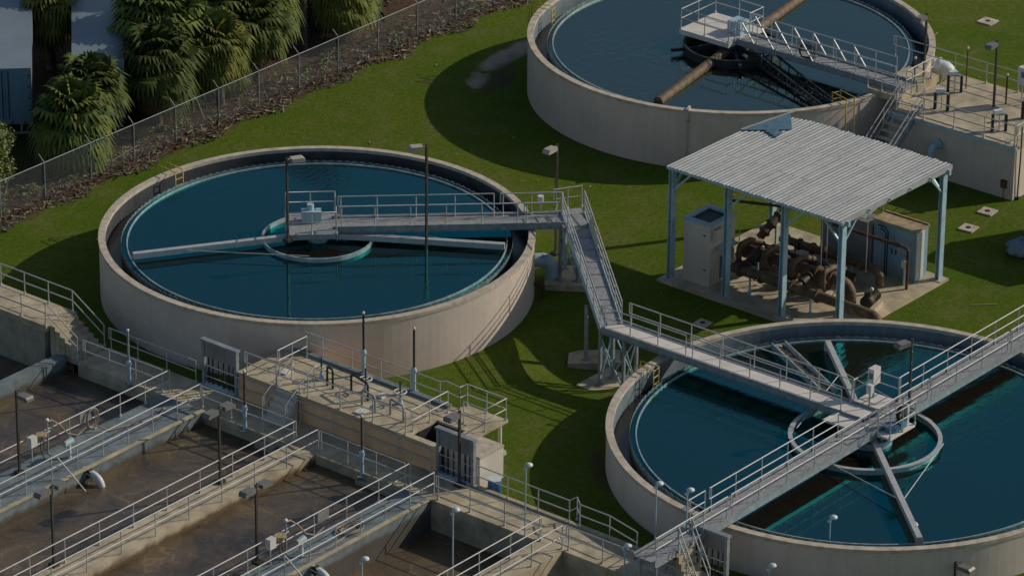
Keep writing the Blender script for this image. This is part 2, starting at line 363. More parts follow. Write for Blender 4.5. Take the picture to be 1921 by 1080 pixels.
def thing(name, label, cat, loc=(0,0,0), group=None):
    o = bpy.data.objects.new(name, None); o.empty_display_size = 0.3; S.collection.objects.link(o)
    o.location = loc; tag(o, label, cat, group); return o
def tag(o, label, cat, group=None):
    o["label"] = label; o["category"] = cat
    if group: o["group"] = group
    return o
def struct(o, kind='structure'): o["kind"] = kind; return o
def copy_tree(o, loc=None, label=None, parent=None):
    c = o.copy(); S.collection.objects.link(c)
    if parent is not None: c.parent = parent
    if loc is not None: c.location = loc
    if label: c["label"] = label
    for ch in list(o.children): copy_tree(ch, parent=c)
    return c
def lerp(a, b, t): return tuple(p+(q-p)*t for p, q in zip(a, b))
POST = {}
def post_mesh(h, m='galvanised', foot=True):
    k = (round(h, 2), m, foot)
    if k not in POST:
        b = MB().tube([(0,0,0), (0,0,h)], 0.026, 6)
        if foot: b.obox((0,0,0.06), 0.08, 0.08, 0.12)
        o = b.build('post', m); POST[k] = o.data; bpy.data.objects.remove(o)
    return POST[k]
RAIL_GROUP = 'galvanised guard rails along the walkways'
def rail(label, path, h=1.07, sp=1.55, parent=None, m='galvanised', mids=(0.54,), ends=True, drop=0.0, name='guard_rail', r=0.027):
    """two pipe rails on posts along a path of deck points; drop lets side mounted posts reach below the deck"""
    if parent is None: root = thing(name, label, 'railing', path[0], RAIL_GROUP)
    else: root = parent
    b = MB()
    for k in (1.0,)+tuple(mids):
        pts = [(x, y, z+h*k) for x, y, z in path]
        b.tube(pts, r, 6)
    if ends:
        for x, y, z in (path[0], path[-1]): b.tube([(x,y,z+h*min(mids)), (x,y,z+h)], r, 6)
    if parent is None:
        o = b.build('top_rail', m, root); holder = root
    else:
        o = b.build(name, m, root); holder = o
    spots = []
    for a, c in zip(path[:-1], path[1:]):
        L = (Vector(c)-Vector(a)).length; n = max(1, round(L/sp))
        for i in range(n+1):
            t = i/n
            if L > 1.0 and not spots: t = max(t, 0.12/L)
            spots.append(lerp(a, c, t))
    used = []
    base = base_of(holder)
    for p in spots:
        if any((Vector(p)-Vector(q)).length < 0.35 for q in used): continue
        used.append(p)
        q = bpy.data.objects.new('post', post_mesh(h+drop, m)); S.collection.objects.link(q)
        q.parent = holder; q.location = Vector(p)-Vector((0,0,drop))-base
    return root
# ------------------------------------------------------------------ the setting: ground, water
def dip(x, y):
    """shallow swale in the lawn under the ramp"""
    r = hypot((x-1.3)/5.2, (y-15.3)/4.6)
    return -0.95*(0.5+0.5*cos(pi*min(r, 1.0)))
gx = [-700, -46, -12.6]+[-12.6+0.8*i for i in range(1, 41)]+[900]; gy = [-500, -26, -2]+[4.0+0.8*i for i in range(0, 31)]+[47.6, 900]
g = MB(); idx = {}
for i, x in enumerate(gx):
    for j, y in enumerate(gy):
        idx[i, j] = len(g.v); g.v.append((x, y, dip(x, y) if -12 < x < 19 and 4 < y < 28 else 0.0))
for i in range(len(gx)-1):
    for j in range(len(gy)-1):
        if gx[i] >= -46 and gx[i+1] <= -12.6 and gy[j] >= -26 and gy[j+1] <= 47.6: continue
        g.f.append((idx[i,j], idx[i+1,j], idx[i+1,j+1], idx[i,j+1])); g.sm.append(True)
struct(g.build('ground', 'lawn'))
struct(MB().box(-46, -12.6, -26, 47.6, -3.6, -3.5).build('basin_floor', 'concrete'))
# three clarifiers
TANKS = {'A': ((29.92, 29.36), 10.19, 3.05), 'B': ((-1.20, 29.52), 9.88, 2.85), 'C': ((0.0, 0.0), 10.83, 1.90)}
def clarifier(key, label, drop_w, weir_gap=0.80):
    c, R, zr = TANKS[key]
    t = thing('clarifier_tank', label, 'settling tank', (c[0], c[1], 0), 'round settling tanks')
    th = 0.27; Ri = R-th; Rw = Ri-weir_gap; zw = zr-drop_w
    MB().lathe([(R,-0.3), (R,zr-0.05), (Ri,zr-0.05), (Ri,-1.2), (Ri-0.02,-1.2), (Ri-0.02,-1.4), (R,-1.4)], c, 160).build('wall', 'tank_paint', t)
    MB().lathe([(R+0.03,zr-0.16), (R+0.03,zr), (Ri-0.02,zr), (Ri-0.02,zr-0.16), (Ri,zr-0.16), (Ri,zr-0.048), (R,zr-0.048), (R,zr-0.16)], c, 160).build('rim', 'rim_concrete', t)
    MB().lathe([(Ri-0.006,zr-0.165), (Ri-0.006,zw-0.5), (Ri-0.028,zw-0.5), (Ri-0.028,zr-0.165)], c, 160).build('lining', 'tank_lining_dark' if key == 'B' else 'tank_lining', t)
    # launder trough
    MB().lathe([(Ri-0.004,zw-0.501), (Ri-0.03,zw-0.501), (Ri-0.03,zw-0.65), (Rw+0.06,zw-0.65), (Rw+0.06,zw-0.10), (Rw,zw-0.10), (Rw,zw-0.8), (Ri-0.004,zw-0.8)], c, 160).build('launder', 'launder_paint', t)
    # weir plate with v notches
    w = MB(); n = 300; vs = []; fs = []
    for i in range(n):
        a = 2*pi*i/n; zt = zw+0.055+(0.075 if i % 2 else 0.0)
        for r in (Rw+0.065, Rw+0.075):
            vs += [(c[0]+r*cos(a), c[1]+r*sin(a), zw-0.16), (c[0]+r*cos(a), c[1]+r*sin(a), zt)]
    for i in range(n):
        p, q = i*4, ((i+1) % n)*4
        fs += [(p, q, q+1, p+1), (p+2, p+3, q+3, q+2), (p+1, q+1, q+3, p+3)]
    w.add(vs, fs); w.build('weir_plate', 'weir_metal', t)
    rb = Rw-0.17
    MB().lathe([(rb,zw-0.3), (rb,zw+0.075), (rb-0.05,zw+0.075), (rb-0.05,zw-0.3)], c, 160).build('scum_baffle', 'baffle_metal', t)
    m = MB(); k = 128
    m.add([(c[0]+(Rw+0.02)*cos(2*pi*i/k), c[1]+(Rw+0.02)*sin(2*pi*i/k), zw) for i in range(k)], [tuple(range(k))])
    struct(m.build('water', 'pale_water' if key == 'A' else 'clear_water'))
    m = MB().lathe([(Rw+0.05, zw-0.45), (Ri-0.02, zw-0.45)], c, 128, closed=False)
    struct(m.build('channel_water', 'channel_water'))
    return t, zw
tankA, zwA = clarifier('A', 'tall tank behind the metal roof, with a brown scum pipe across its water', 0.55)
tankB, zwB = clarifier('B', 'middle tank whose bridge ends at a long sloping ramp', 0.42)
tankC, zwC = clarifier('C', 'low tank in front of the roofed pump shelter, crossed by two walkways', 0.48)
def feedwell(t, c, r, z0, z1, m, th=0.07):
    MB().lathe([(r,z0), (r,z1), (r-th,z1), (r-th,z0)], c, 80).build('feedwell', m, t)
# centre gear of the front tank
feedwell(tankC, (-0.13,-0.15), 3.15, zwC-0.4, zwC+0.22, 'baffle_metal')
MB().lathe([(3.24,zwC+0.222), (3.24,zwC+0.27), (3.06,zwC+0.27), (3.06,zwC+0.222)], (-0.13,-0.15), 80).build('feedwell_flange', 'galvanised', tankC)
MB().lathe([(0.95,zwC-0.3), (0.95,zwC+0.30), (0.86,zwC+0.30), (0.86,zwC-0.3)], (0,-0.3), 40).build('drive_ring', 'baffle_metal', tankC)
cc = MB().tube([(0,-0.3,zwC-0.6), (0,-0.3,2.05)], 0.42, 20)
for i in range(8):
    a = 2*pi*i/8; cc.obox((0.62*cos(a), -0.3+0.62*sin(a), zwC+0.2), 0.08, 0.25, 0.6, a)
cc.build('centre_column', 'baffle_metal', tankC)
for sx, L in ((-1, 9.6), (1, 8.9)):
    d = Vector((0.68*sx, 0.733*sx, 0)); p = Vector((0,-0.3,zwC+0.34))
    b = MB().beam(p+d*0.4, p+d*L, 0.24, 0.26)
    b.obox(p+d*(L-0.05)-Vector((0,0,0.25)), 0.1, 0.3, 0.5, atan2(d.y, d.x))
    arm = b.build('skimmer_arm', 'galvanised', tankC)
    nrm = Vector((-d.y, d.x, 0))
    for s_ in (-1, 1):
        MB().tube([p+d*(L*0.66)+Vector((0,0,0.08)), p+(d*0.35+nrm*s_*0.94)*3.1+Vector((0,0,-0.1))], 0.022, 6).build('tie_rod', 'galvanised', arm)
# scum trough of the front tank
st = MB()
a, b_ = Vector((4.85, 8.0, zwC)), Vector((2.45, 3.6, zwC)); d = (b_-a).normalized(); s_ = Vector((-d.y, d.x, 0))
st.beam(a+s_*0.32+Vector((0,0,0.05)), b_+s_*0.32+Vector((0,0,0.05)), 0.05, 0.5)
st.beam(a-s_*0.32+Vector((0,0,0.05)), b_-s_*0.32+Vector((0,0,0.05)), 0.05, 0.5)
st.beam(a+Vector((0,0,-0.1)), b_+Vector((0,0,-0.1)), 0.6, 0.06)
st.build('scum_trough', 'baffle_metal', tankC)
sl = MB()
for i in range(22):
    t_ = (i+random.random()*0.5)/22; q = a.lerp(b_, t_)+s_*random.uniform(-0.1, 0.1)
    sl.blob((q.x, q.y, zwC+0.03), 0.25, 0.22, 0.07, i, 0.4, 8, 4)
sl.build('scum_layer', 'scum_tan', tankC)
fl = MB().tube([(-5.0,-6.1,zwC-0.02), (-5.0,-6.1,zwC+0.12)], [0.13, 0.05], 8).build('float_switch', 'box_white', tankC)
# centre gear of the middle tank
feedwell(tankB, (-1.2,29.5), 2.55, zwB-0.4, zwB+0.2, 'baffle_metal')
MB().tube([(-1.2,29.5,zwB-0.6), (-1.2,29.5,2.9)], 0.45, 18).build('centre_column', 'baffle_metal', tankB)
for d, L in ((Vector((-0.83,0.55,0)), 8.6), (Vector((0.52,-0.85,0)), 8.6)):
    p = Vector((-1.2,29.5,zwB+0.28))
    MB().beam(p+d*0.4, p+d*L, 0.26, 0.26).build('skimmer_arm', 'galvanised', tankB)
    MB().tube([p+d*L*0.75, p+Vector((d.x*0.4-d.y*0.9, d.y*0.4+d.x*0.9, 0))*2.5], 0.022, 6).build('tie_rod', 'galvanised', tankB)
# centre gear of the back tank: dark, with scum pipe and truss
feedwell(tankA, (29.4,28.9), 2.45, zwA-0.3, zwA+0.42, 'iron_dark', 0.14)
MB().tube([(29.4,28.9,zwA-0.6), (29.4,28.9,3.1)], [0.95, 0.75], 24).build('centre_column', 'iron_dark', tankA)
MB().tube([(21.6,27.55,zwA+0.05), (29.4,28.9,zwA+0.2), (38.2,30.6,zwA+0.05)], 0.25, 14).build('scum_pipe', 'pipe_brown', tankA)
tr = MB()
for s_ in (-0.45, 0.45):
    for z_ in (zwA+0.12, zwA+0.75):
        tr.beam((29.0+s_, 27.0, z_), (26.4+s_, 20.9, zwA+0.12+(z_-zwA-0.12)*0.3), 0.09, 0.09)
for i in range(9):
    t_ = i/8; x, y = 29.0-2.6*t_, 27.0-6.1*t_; h = 0.12+0.63*(1-0.7*t_)
    tr.beam((x-0.45, y, zwA+0.1), (x-0.45, y, zwA+h), 0.06, 0.06); tr.beam((x+0.45, y, zwA+0.1), (x+0.45, y, zwA+h), 0.06, 0.06)
    tr.beam((x-0.45, y, zwA+0.12), (x+0.45, y, zwA+0.12), 0.06, 0.06)
    if i < 8: tr.beam((x-0.45, y, zwA+0.12), (x+0.45-0.32, y-0.76, zwA+0.12), 0.05, 0.05)
tr.build('rake_truss', 'iron_dark', tankA)
for p in ((27.0, 30.9), (27.3, 26.8), (28.9, 26.4), (31.9, 28.6)):
    MB().beam((29.4, 28.9, zwA+0.25), (p[0], p[1], zwA+0.25), 0.16, 0.16).build('feedwell_arm', 'iron_dark', tankA)
# basins: waters and walls
for y0, y1, zz in ((26.8, 32.8, -0.38), (19.4, 24.7, -0.30), (13.2, 18.2, -0.14), (5.9, 11.9, -1.1), (-12.0, 5.0, -1.9), (32.9, 47.0, -0.9)):
    struct(MB().add([(-46,y0,zz), (-14.1,y0,zz), (-14.1,y1,zz), (-46,y1,zz)], [(0,1,2,3)]).build('water', 'brown_water'))
basin = thing('aeration_basin', 'long concrete basins of brown frothy water with walkways on their walls', 'basin', (-14.3, 15, 0))
def slab(x0, x1, y0, y1, z0, z1, m, name, lip=0.0):
    b = MB().box(x0, x1, y0, y1, z0, z1)
    return b.build(name, m, basin)
mat('wall_concrete', (0.46, 0.395, 0.27), 0.85, 0, 0.2, 1.1, 0.2, 25, col2=(0.25, 0.22, 0.15))
tide(MATS['wall_concrete'], -0.02, 0.20, (0.075, 0.045, 0.018), 0.9)
tide(MATS['shade_blue_concrete'], -0.22, -0.02, (0.06, 0.045, 0.025), 0.8)
slab(-46, -14.302, 24.5, 26.95, -3.4, 0.30, 'shade_blue_concrete', 'divider_wall')
slab(-46, -14.302, 24.42, 24.62, 0.302, 0.36, 'deck_concrete', 'kerb')
slab(-46, -14.302, 18.1, 19.55, -3.4, 0.30, 'wall_concrete', 'divider_wall')
slab(-46, -14.302, 11.72, 13.3, -3.4, 0.30, 'shade_blue_concrete', 'divider_wall')
slab(-46, -14.302, 11.66, 11.84, 0.302, 0.36, 'deck_concrete', 'kerb')
slab(-46, -14.302, 4.72, 6.1, -3.4, 0.30, 'deck_concrete', 'divider_wall')
slab(-46, -14.302, 32.7, 33.3, -3.4, 0.30, 'shade_blue_concrete', 'divider_wall')
slab(-14.3, -12.35, -12, 32.0, -3.4, 0.30, 'deck_concrete', 'cross_walkway')
slab(-12.349, -12.15, -12, 12.95, -0.5, 0.38, 'concrete', 'kerb')
slab(-14.62, -14.304, 13.7, 15.6, -0.75, 0.02, 'concrete', 'ledge')
slab(-14.62, -14.304, 20.2, 21.3, -0.75, 0.02, 'concrete', 'ledge')
# raised walkway and steps at the far end of the cross walkway
rw = thing('raised_walkway', 'raised concrete walkway with steps down to the basin walkway', 'walkway', (-13.3, 34, 0))
MB().box(-14.3, -12.35, 33.9, 47.5, 1.15, 1.45).build('deck', 'deck_concrete', rw)
MB().box(-14.2, -12.45, 34.1, 47.5, -3.4, 1.149).build('wall', 'concrete', rw)
sb = MB()
for i in range(6): sb.box(-14.1, -12.6, 32.05+i*0.3, 32.35+i*0.3+0.02*(i < 5), 0.0, 0.3+0.19*(i+1))
sb.build('steps', 'deck_concrete', rw)
rail('', [(-12.5,47.4,1.45), (-12.5,34.0,1.45), (-12.5,32.1,0.35)], parent=rw)
rail('', [(-14.2,47.4,1.45), (-14.2,34.0,1.45), (-14.2,32.1,0.35)], parent=rw)
# ------------------------------------------------------------------ rails of the basin walkways
Z = 0.30
rail('guard rail on the far edge of the grey-blue walkway, behind the white instrument boxes', [(-34,26.85,Z), (-13.9,26.85,Z)], sp=1.6)
rail('guard rail on the near edge of the grey-blue walkway, above the float on a rod', [(-34,24.75,Z), (-14.0,24.9,Z)], sp=1.6, drop=0.3)
rail('guard rail on the far edge of the tan middle walkway, behind the double-headed lamps', [(-36,19.4,Z), (-14.05,19.4,Z)], sp=2.05)
rail('guard rail on the near edge of the tan middle walkway, over its wet stain', [(-36,18.2,Z), (-14.05,18.15,Z)], sp=2.05, drop=0.25)
rail('guard rail on the hose coil walkway\'s far edge, with white instrument boxes by it', [(-34,13.2,Z), (-13.95,13.15,Z)], sp=2.05)
rail('guard rail on the hose coil walkway\'s near edge, above a steep wall', [(-34,11.9,Z), (-13.95,11.85,Z)], sp=1.6, drop=0.25)
rail('guard rail on the far edge of the narrow tan walkway nearest the camera', [(-30,5.97,Z), (-14.2,5.95,Z)], sp=1.9)
rail('guard rail on the near edge of the narrow tan walkway nearest the camera', [(-30,4.85,Z), (-14.2,4.85,Z)], sp=1.9)
rail('short guard rail joining the grey-blue walkway to the tan middle walkway', [(-14.15,24.8,Z), (-14.1,19.5,Z)], sp=1.9)
rail('short guard rail between the tan middle walkway and the one with the hose coil', [(-14.1,18.05,Z), (-14.1,13.3,Z)], sp=1.6)
rail('guard rail along the shadowed pit between the hose coil walkway and the narrow tan one', [(-14.12,11.6,Z), (-14.12,6.1,Z)], sp=1.95)
rail('guard rail past the narrow tan walkway, running to the nearest tank\'s stairs', [(-14.12,4.7,Z), (-14.12,-6.5,Z)], sp=1.95)
rail('guard rail in front of the orange-tan wall', [(-12.52,24.2,Z), (-12.52,13.2,Z)], sp=1.75)
rail('guard rail beside the lawn with a notch where the walkway widens', [(-12.3,10.9,Z), (-12.3,6.0,Z), (-11.85,5.95,Z), (-12.3,5.45,Z), (-12.3,3.9,Z), (-12.55,2.3,Z-0.1)], sp=1.7)
rail('guard rail on the cross walkway at the steps of the raised walkway', [(-12.5,31.8,Z), (-12.5,26.6,Z)], sp=1.75)
rail('guard rail over the dark basin below the raised walkway steps', [(-14.15,31.8,Z), (-14.1,27.1,Z)], sp=1.75)

# ------------------------------------------------------------------ bridges
def bridge(label, a, b, w, z, gaps=((None,), (None,)), deck='grating', beam_h=0.30, sides='both', name='access_bridge', sp=1.6, group='steel walkways over the tanks'):
    """level steel walkway from a to b (plan points)"""
    A, B = Vector((a[0], a[1], z)), Vector((b[0], b[1], z)); d = (B-A).normalized(); s = Vector((-d.y, d.x, 0)); L = (B-A).length
    t = thing(name, label, 'walkway', A, group)
    m = MB(); m.beam(A-Vector((0,0,0.03)), B-Vector((0,0,0.03)), w, 0.06); m.build('deck', deck, t)
    for k in (-1, 1):
        m = MB(); o = s*(w/2+0.03)*k
        m.beam(A+o-Vector((0,0,beam_h/2-0.10)), B+o-Vector((0,0,beam_h/2-0.10)), 0.03, beam_h)
        m.beam(A+o*1.03-Vector((0,0,beam_h-0.11)), B+o*1.03-Vector((0,0,beam_h-0.11)), 0.11, 0.025)
        m.beam(A+o*1.03+Vector((0,0,0.105)), B+o*1.03+Vector((0,0,0.105)), 0.06, 0.02)
        m.build('side_beam', 'galvanised_dull', t)
    m = MB()
    n = max(2, int(L/1.2))
    for i in range(n+1):
        p = A.lerp(B, 0.01+0.98*i/n); m.beam(p-s*w/2-Vector((0,0,0.13)), p+s*w/2-Vector((0,0,0.13)), 0.06, 0.12)
    m.build('cross_member', 'galvanised_dull', t)
    for k, gg in ((-1, gaps[0]), (1, gaps[1])):
        segs = [(0.02, L-0.02)] if gg == (None,) else gg
        for q0, q1 in segs:
            o = s*(w/2)*k
            rail('', [tuple(A+d*q0+o), tuple(A+d*q1+o)], parent=t, sp=sp)
    return t
# front tank: long bridge along x, second walkway along y
ZC = 2.2
brC = bridge('long steel bridge crossing the front tank from its steps to the far rim', (-15.6,-0.40), (15.5,-0.40), 1.0, ZC,
             gaps=(((0.05,4.75),(5.0,14.6),(15.2,18.9),(19.1,25.0),(25.2,31.0)), ((3.5,4.6),(4.9,13.8),(18.2,31.0))), sp=1.75)
m = MB().box(-0.9,2.6,-0.0,1.5,ZC-0.10,ZC-0.002); m.build('centre_platform', 'pale_deck', brC)
rail('', [(1.15,1.45,ZC),(2.55,1.45,ZC),(2.55,0.05,ZC)], parent=brC, sp=1.0)
m = MB().box(-0.6,1.2,-1.75,-1.06,ZC-0.10,ZC-0.003); m.build('side_platform', 'pale_deck', brC)
rail('', [(-0.6,-1.1,ZC),(-0.6,-1.72,ZC),(1.2,-1.72,ZC),(1.2,-1.1,ZC)], parent=brC, sp=0.9)
for x in (-15.3, -13.6, -12.4):
    for y in (-0.75, 0.0): MB().tube([(x,y,0.0),(x,y,ZC-0.15)], 0.06, 8).build('support_post', 'galvanised_dull', brC)
br2 = bridge('pale decked walkway from the foot of the ramp to the middle of the front tank', (0.62,14.1), (0.62,0.02), 1.05, ZC,
             gaps=(((0.05,4.6),(4.85,12.8)), ((0.7,12.6),)), deck='pale_deck', sp=1.75)
# steps from the long bridge down to the cross walkway
stp = thing('metal_stair', 'short flight of concrete steps with handrails beside the front tank gate', 'stairs', (-12.4, -1.0, 0))
m = MB()
for i in range(7): m.box(-14.2, -13.2, -0.93-0.13*(i+1), -0.93-0.13*i-0.002, 0.302, ZC-0.27*(i+1))
m.build('steps', 'deck_concrete', stp)
rail('', [(-14.15,-0.95,ZC),(-14.15,-1.9,0.3)], parent=stp, sp=1.1)
rail('', [(-13.25,-0.95,ZC),(-13.25,-1.9,0.3)], parent=stp, sp=1.1)
# middle tank: bridge, centre platform, landing, ramp
ZB = 3.1
dB = Vector((6.03,-6.43,0)).normalized(); sB = Vector((-dB.y, dB.x, 0))
pB = Vector((-0.55,29.2,0)); eB = pB + dB*10.6
brB = bridge('steel bridge from the middle tank\'s centre to the head of the ramp', tuple(pB), tuple(eB), 1.15, ZB, gaps=(((0.3,8.4),(8.7,10.2)), ((0.3,7.4),(7.7,10.55))), sp=1.75)
c0 = pB - dB*0.95
def quad(c, d, s, l, w): return [tuple((c+d*i*l/2+s*j*w/2)[:2]) for i, j in ((-1,-1),(1,-1),(1,1),(-1,1))]
MB().prism(quad(c0, dB, sB, 2.3, 2.4), ZB-0.25, ZB+0.004).build('centre_platform', 'grating', brB)
P4 = [Vector((x,y,ZB)) for x,y in quad(c0, dB, sB, 2.24, 2.34)]
k6 = P4[1]+(P4[2]-P4[1])*0.26; k7 = P4[1]+(P4[2]-P4[1])*0.74
rail('', [tuple(k7), tuple(P4[2]), tuple(P4[3]), tuple(P4[0]), tuple(P4[1]), tuple(k6)], parent=brB, sp=1.15)
dm = MB().obox(c0+Vector((0.25,0.2,ZB+0.28)), 0.9, 0.5, 0.5, -0.8); dm.tube([tuple(c0+Vector((0.3,0.3,ZB+0.5))), tuple(c0+Vector((0.3,0.3,ZB+0.8)))], 0.16, 10)
dm.build('drive_motor', 'pipe_blue', brB)
land = MB().prism([(5.9,20.9),(7.05,22.4),(8.25,21.75),(6.9,20.3)], ZB-0.25, ZB-0.003); land.build('landing', 'grating', brB)
rail('', [(7.05,22.4,ZB),(8.25,21.7,ZB)], parent=brB, sp=0.8)
# ramp
ramp = thing('ramp', 'long sloping steel ramp with railings between the two lower tanks', 'ramp', (0.6, 14.2, 0))
RA = [Vector((7.0,21.9,ZB)), Vector((0.1,14.2,ZC))]; RB = [Vector((7.85,21.25,ZB)), Vector((1.05,13.75,ZC))]
mid = [(RA[0]+RB[0])/2, (RA[1]+RB[1])/2]
d = (mid[1]-mid[0]).normalized()
MB().beam(mid[0]-Vector((0,0,0.03)), mid[1]-Vector((0,0,0.03)), 0.98, 0.05).build('deck', 'grating', ramp)
cl = MB(); sd = Vector((-d.y, d.x, 0)).normalized()
for i in range(1, 9):
    p = mid[0].lerp(mid[1], i/9); cl.beam(p-sd*0.46+Vector((0,0,0.012)), p+sd*0.46+Vector((0,0,0.012)), 0.03, 0.03)
cl.build('deck_seam', 'galvanised_dull', ramp)
for e in (RA, RB):
    MB().beam(e[0]-Vector((0,0,0.06)), e[1]-Vector((0,0,0.06)), 0.05, 0.32).build('stringer', 'steel_blue', ramp)
    rail('', [tuple(e[0]), tuple(e[1])], parent=ramp, sp=1.7, mids=(0.36, 0.68))
def trestle(label, pts, zt, pad, braces=True, zg=0.0, group='braced steel supports on concrete pads'):
    cx = sum(p[0] for p in pts)/len(pts); cy = sum(p[1] for p in pts)/len(pts)
    t = thing('trestle', label, 'support', (cx, cy, zg), group)
    z0 = zg+0.28
    MB().prism(pad, zg-0.35, z0).build('pad', 'deck_concrete', t)
    for p in pts:
        mm = MB(); mm.obox((p[0],p[1],(zt+z0)/2), 0.13, 0.13, zt-z0); mm.obox((p[0],p[1],z0+0.03), 0.3, 0.3, 0.06); mm.build('leg', 'galvanised_dull', t)
    if braces:
        for i in range(len(pts)):
            p, q = pts[i], pts[(i+1) % len(pts)]
            MB().tube([(p[0],p[1],z0+0.12),(q[0],q[1],zt-0.25)], 0.035, 6).build('brace', 'steel_blue', t)
            MB().tube([(q[0],q[1],z0+0.12),(p[0],p[1],zt-0.25)], 0.035, 6).build('brace', 'steel_blue', t)
    return t
trestle('braced four-leg support at the foot of the ramp, on the slab touching the front tank', [(0.15,14.2),(1.05,14.2),(1.05,12.9),(0.15,12.9)], ZC-0.2, [(-0.5,15.0),(1.7,15.0),(1.7,12.2),(-0.5,12.2)], zg=-0.85)
trestle('two-leg support halfway along the ramp', [(1.75,16.25),(2.65,15.55)], 2.1, [(0.9,16.6),(2.0,17.4),(3.6,15.7),(2.5,14.9)], False, zg=-0.85)
trestle('braced support under the head of the ramp', [(6.2,21.3),(7.3,21.9),(6.6,20.6)], ZB-0.25, [(5.3,21.5),(7.0,22.7),(8.4,21.2),(6.4,19.9)])
# back tank: truss bridge and platform
ZA = 3.35
brA = bridge('truss sided bridge from the back tank\'s centre to the stair landing', (29.5,28.3), (29.5,18.2), 1.1, ZA, gaps=(((0.05,9.6),), ((0.05,8.9),)), sp=1.25)
for sx in (-0.55, 0.55):
    for i in range(4 if sx < 0 else 6):
        y = 28.0-1.2*i
        MB().beam((29.5+sx,y,ZA+1.0),(29.5+sx,y-0.75,ZA+0.08), 0.05, 0.07).build('diagonal', 'galvanised', brA)
MB().box(28.3,31.3,28.32,31.4,ZA-0.25,ZA+0.005).build('centre_platform', 'pale_deck', brA)
rail('', [(28.9,28.37,ZA),(28.36,28.37,ZA),(28.36,31.34,ZA),(31.24,31.34,ZA),(31.24,28.37,ZA),(30.1,28.37,ZA)], parent=brA, sp=1.3)
MB().box(29.5,30.3,28.5,29.3,ZA+0.01,ZA+0.65).build('drive_cabinet', 'steel_blue', brA)
cb = MB()
for i in range(4):
    r_ = 0.25+0.05*i; cb.tube([(29.15+0.05*i+0.1*sin(k*1.7), 24.2+r_*1.4*cos(2*pi*k/12), ZA+0.35+r_*sin(2*pi*k/12)) for k in range(12)], 0.025, 5, True)
tag(cb.build('cable_coil', 'cable', None, (29.2,24.2,ZA)), 'loose coil of brown cable hung in the railing of the truss sided bridge', 'cable')

# ------------------------------------------------------------------ lamps
LAMPG = 'dark area lamps on square poles'
def lamp(label, x, y, z0, h, heads, case='lamp_case', group=LAMPG):
    t = thing('lamp_post', label, 'lamp post', (x,y,z0), group)
    MB().obox((x,y,z0+h/2), 0.095, 0.095, h).build('pole', 'bronze', t)
    MB().obox((x,y,z0+0.07), 0.34, 0.34, 0.14).build('base_plate', 'bronze', t)
    for a in heads:
        dx, dy = cos(a), sin(a); c = Vector((x+dx*0.50, y+dy*0.50, z0+h-0.14))
        R = Matrix.Rotation(a, 3, 'Z'); prof = [(-0.30,-0.08),(0.32,-0.11),(0.32,0.02),(0.23,0.09),(-0.30,0.09)]
        vs = [c+R@Vector((p, w, q)) for w in (-0.2,0.2) for p, q in prof]
        hd = MB().add(vs, [(0,1,2,3,4),(9,8,7,6,5)]+[(i,(i+1)%5,5+(i+1)%5,5+i) for i in range(5)])
        hd.beam((x,y,z0+h-0.1),(x+dx*0.18,y+dy*0.18,z0+h-0.1),0.07,0.07)
        o = hd.build('lamp_head', case, t)
        vs = [c+R@Vector((p, w, q)) for p, q, w in ((-0.24,-0.10,-0.15),(0.28,-0.125,-0.15),(0.28,-0.125,0.15),(-0.24,-0.10,0.15),(-0.24,-0.084,-0.15),(0.28,-0.106,-0.15),(0.28,-0.106,0.15),(-0.24,-0.084,0.15))]
        MB().add(vs, [(0,1,2,3),(7,6,5,4),(0,4,5,1),(1,5,6,2),(2,6,7,3),(3,7,4,0)]).build('lens', 'lens', o)
    return t
lamp('dark lamp with one head on the grey-blue walkway', -23.6, 26.35, 0.3, 3.85, [-pi/2])
lamp('double-headed lamp on the tan middle walkway, off by itself near its lower end', -28.5, 19.55, 0.3, 3.6, [0, pi])
lamp('double-headed lamp on the tan middle walkway, near the cross walkway', -18.8, 19.4, 0.3, 3.5, [0, pi])
lamp('double-headed lamp on the walkway with the hose coil', -23.1, 13.45, 0.3, 3.55, [0, pi])
lamp('dark lamp with one head in front of the white-walled sluice gate', -12.62, 11.6, 0.3, 3.5, [pi])
lamp('dark lamp with one head on the long bridge of the front tank', 2.02, -0.85, ZC, 3.4, [pi*0.9])
lamp('dark lamp with one head behind the valves of the flat-topped box', 31.3, 14.5, 2.6, 3.6, [pi])
lamp('grey lamp with one head standing on the back tank\'s stair landing', 31.4, 18.7, 3.0, 3.5, [pi])
lamp('lamp with a pale head standing at the head of the ramp', 8.75, 23.6, 0, 5.55, [pi], 'lamp_case_pale')
lamp('lamp with a pale head at the near side of the middle tank bridge', 1.0, 24.9, 2.2, 5.5, [pi*0.8], 'lamp_case_pale')
lamp('lamp with a pale head on the middle tank\'s centre platform', -3.0, 29.7, ZB-0.2, 4.1, [-0.5], 'lamp_case_pale')
lamp('dark lamp with one head by the front tank wall, its foot out of the picture', -6.2, -8.9, 0, 1.2, [-pi/2])
lamp('double-headed lamp at the very bottom of the picture on the tan middle walkway', -31.2, 13.4, 0.3, 2.3, [0, pi])
PG = 'small cap lamps on thin poles'
def pole_light(label, x, y, z0, zt):
    t = thing('pole_light', label, 'lamp post', (x,y,z0), PG)
    MB().tube([(x,y,z0),(x,y,zt)], 0.032, 6).build('pole', 'pipe_blue', t)
    h = MB().tube([(x+0.10,y-0.08,zt-0.02),(x+0.10,y-0.08,zt+0.02),(x+0.10,y-0.08,zt+0.08),(x+0.10,y-0.08,zt+0.13)], [0.12,0.17,0.16,0.05], 10)
    h.obox((x-0.02,y+0.02,zt-0.1),0.16,0.08,0.1)
    h.build('lamp_head', 'cap_white', t)
pole_light('thin pole lamp beside the lawn rail, near the blue barrel', -14.25, 6.75, 0.3, 3.45)
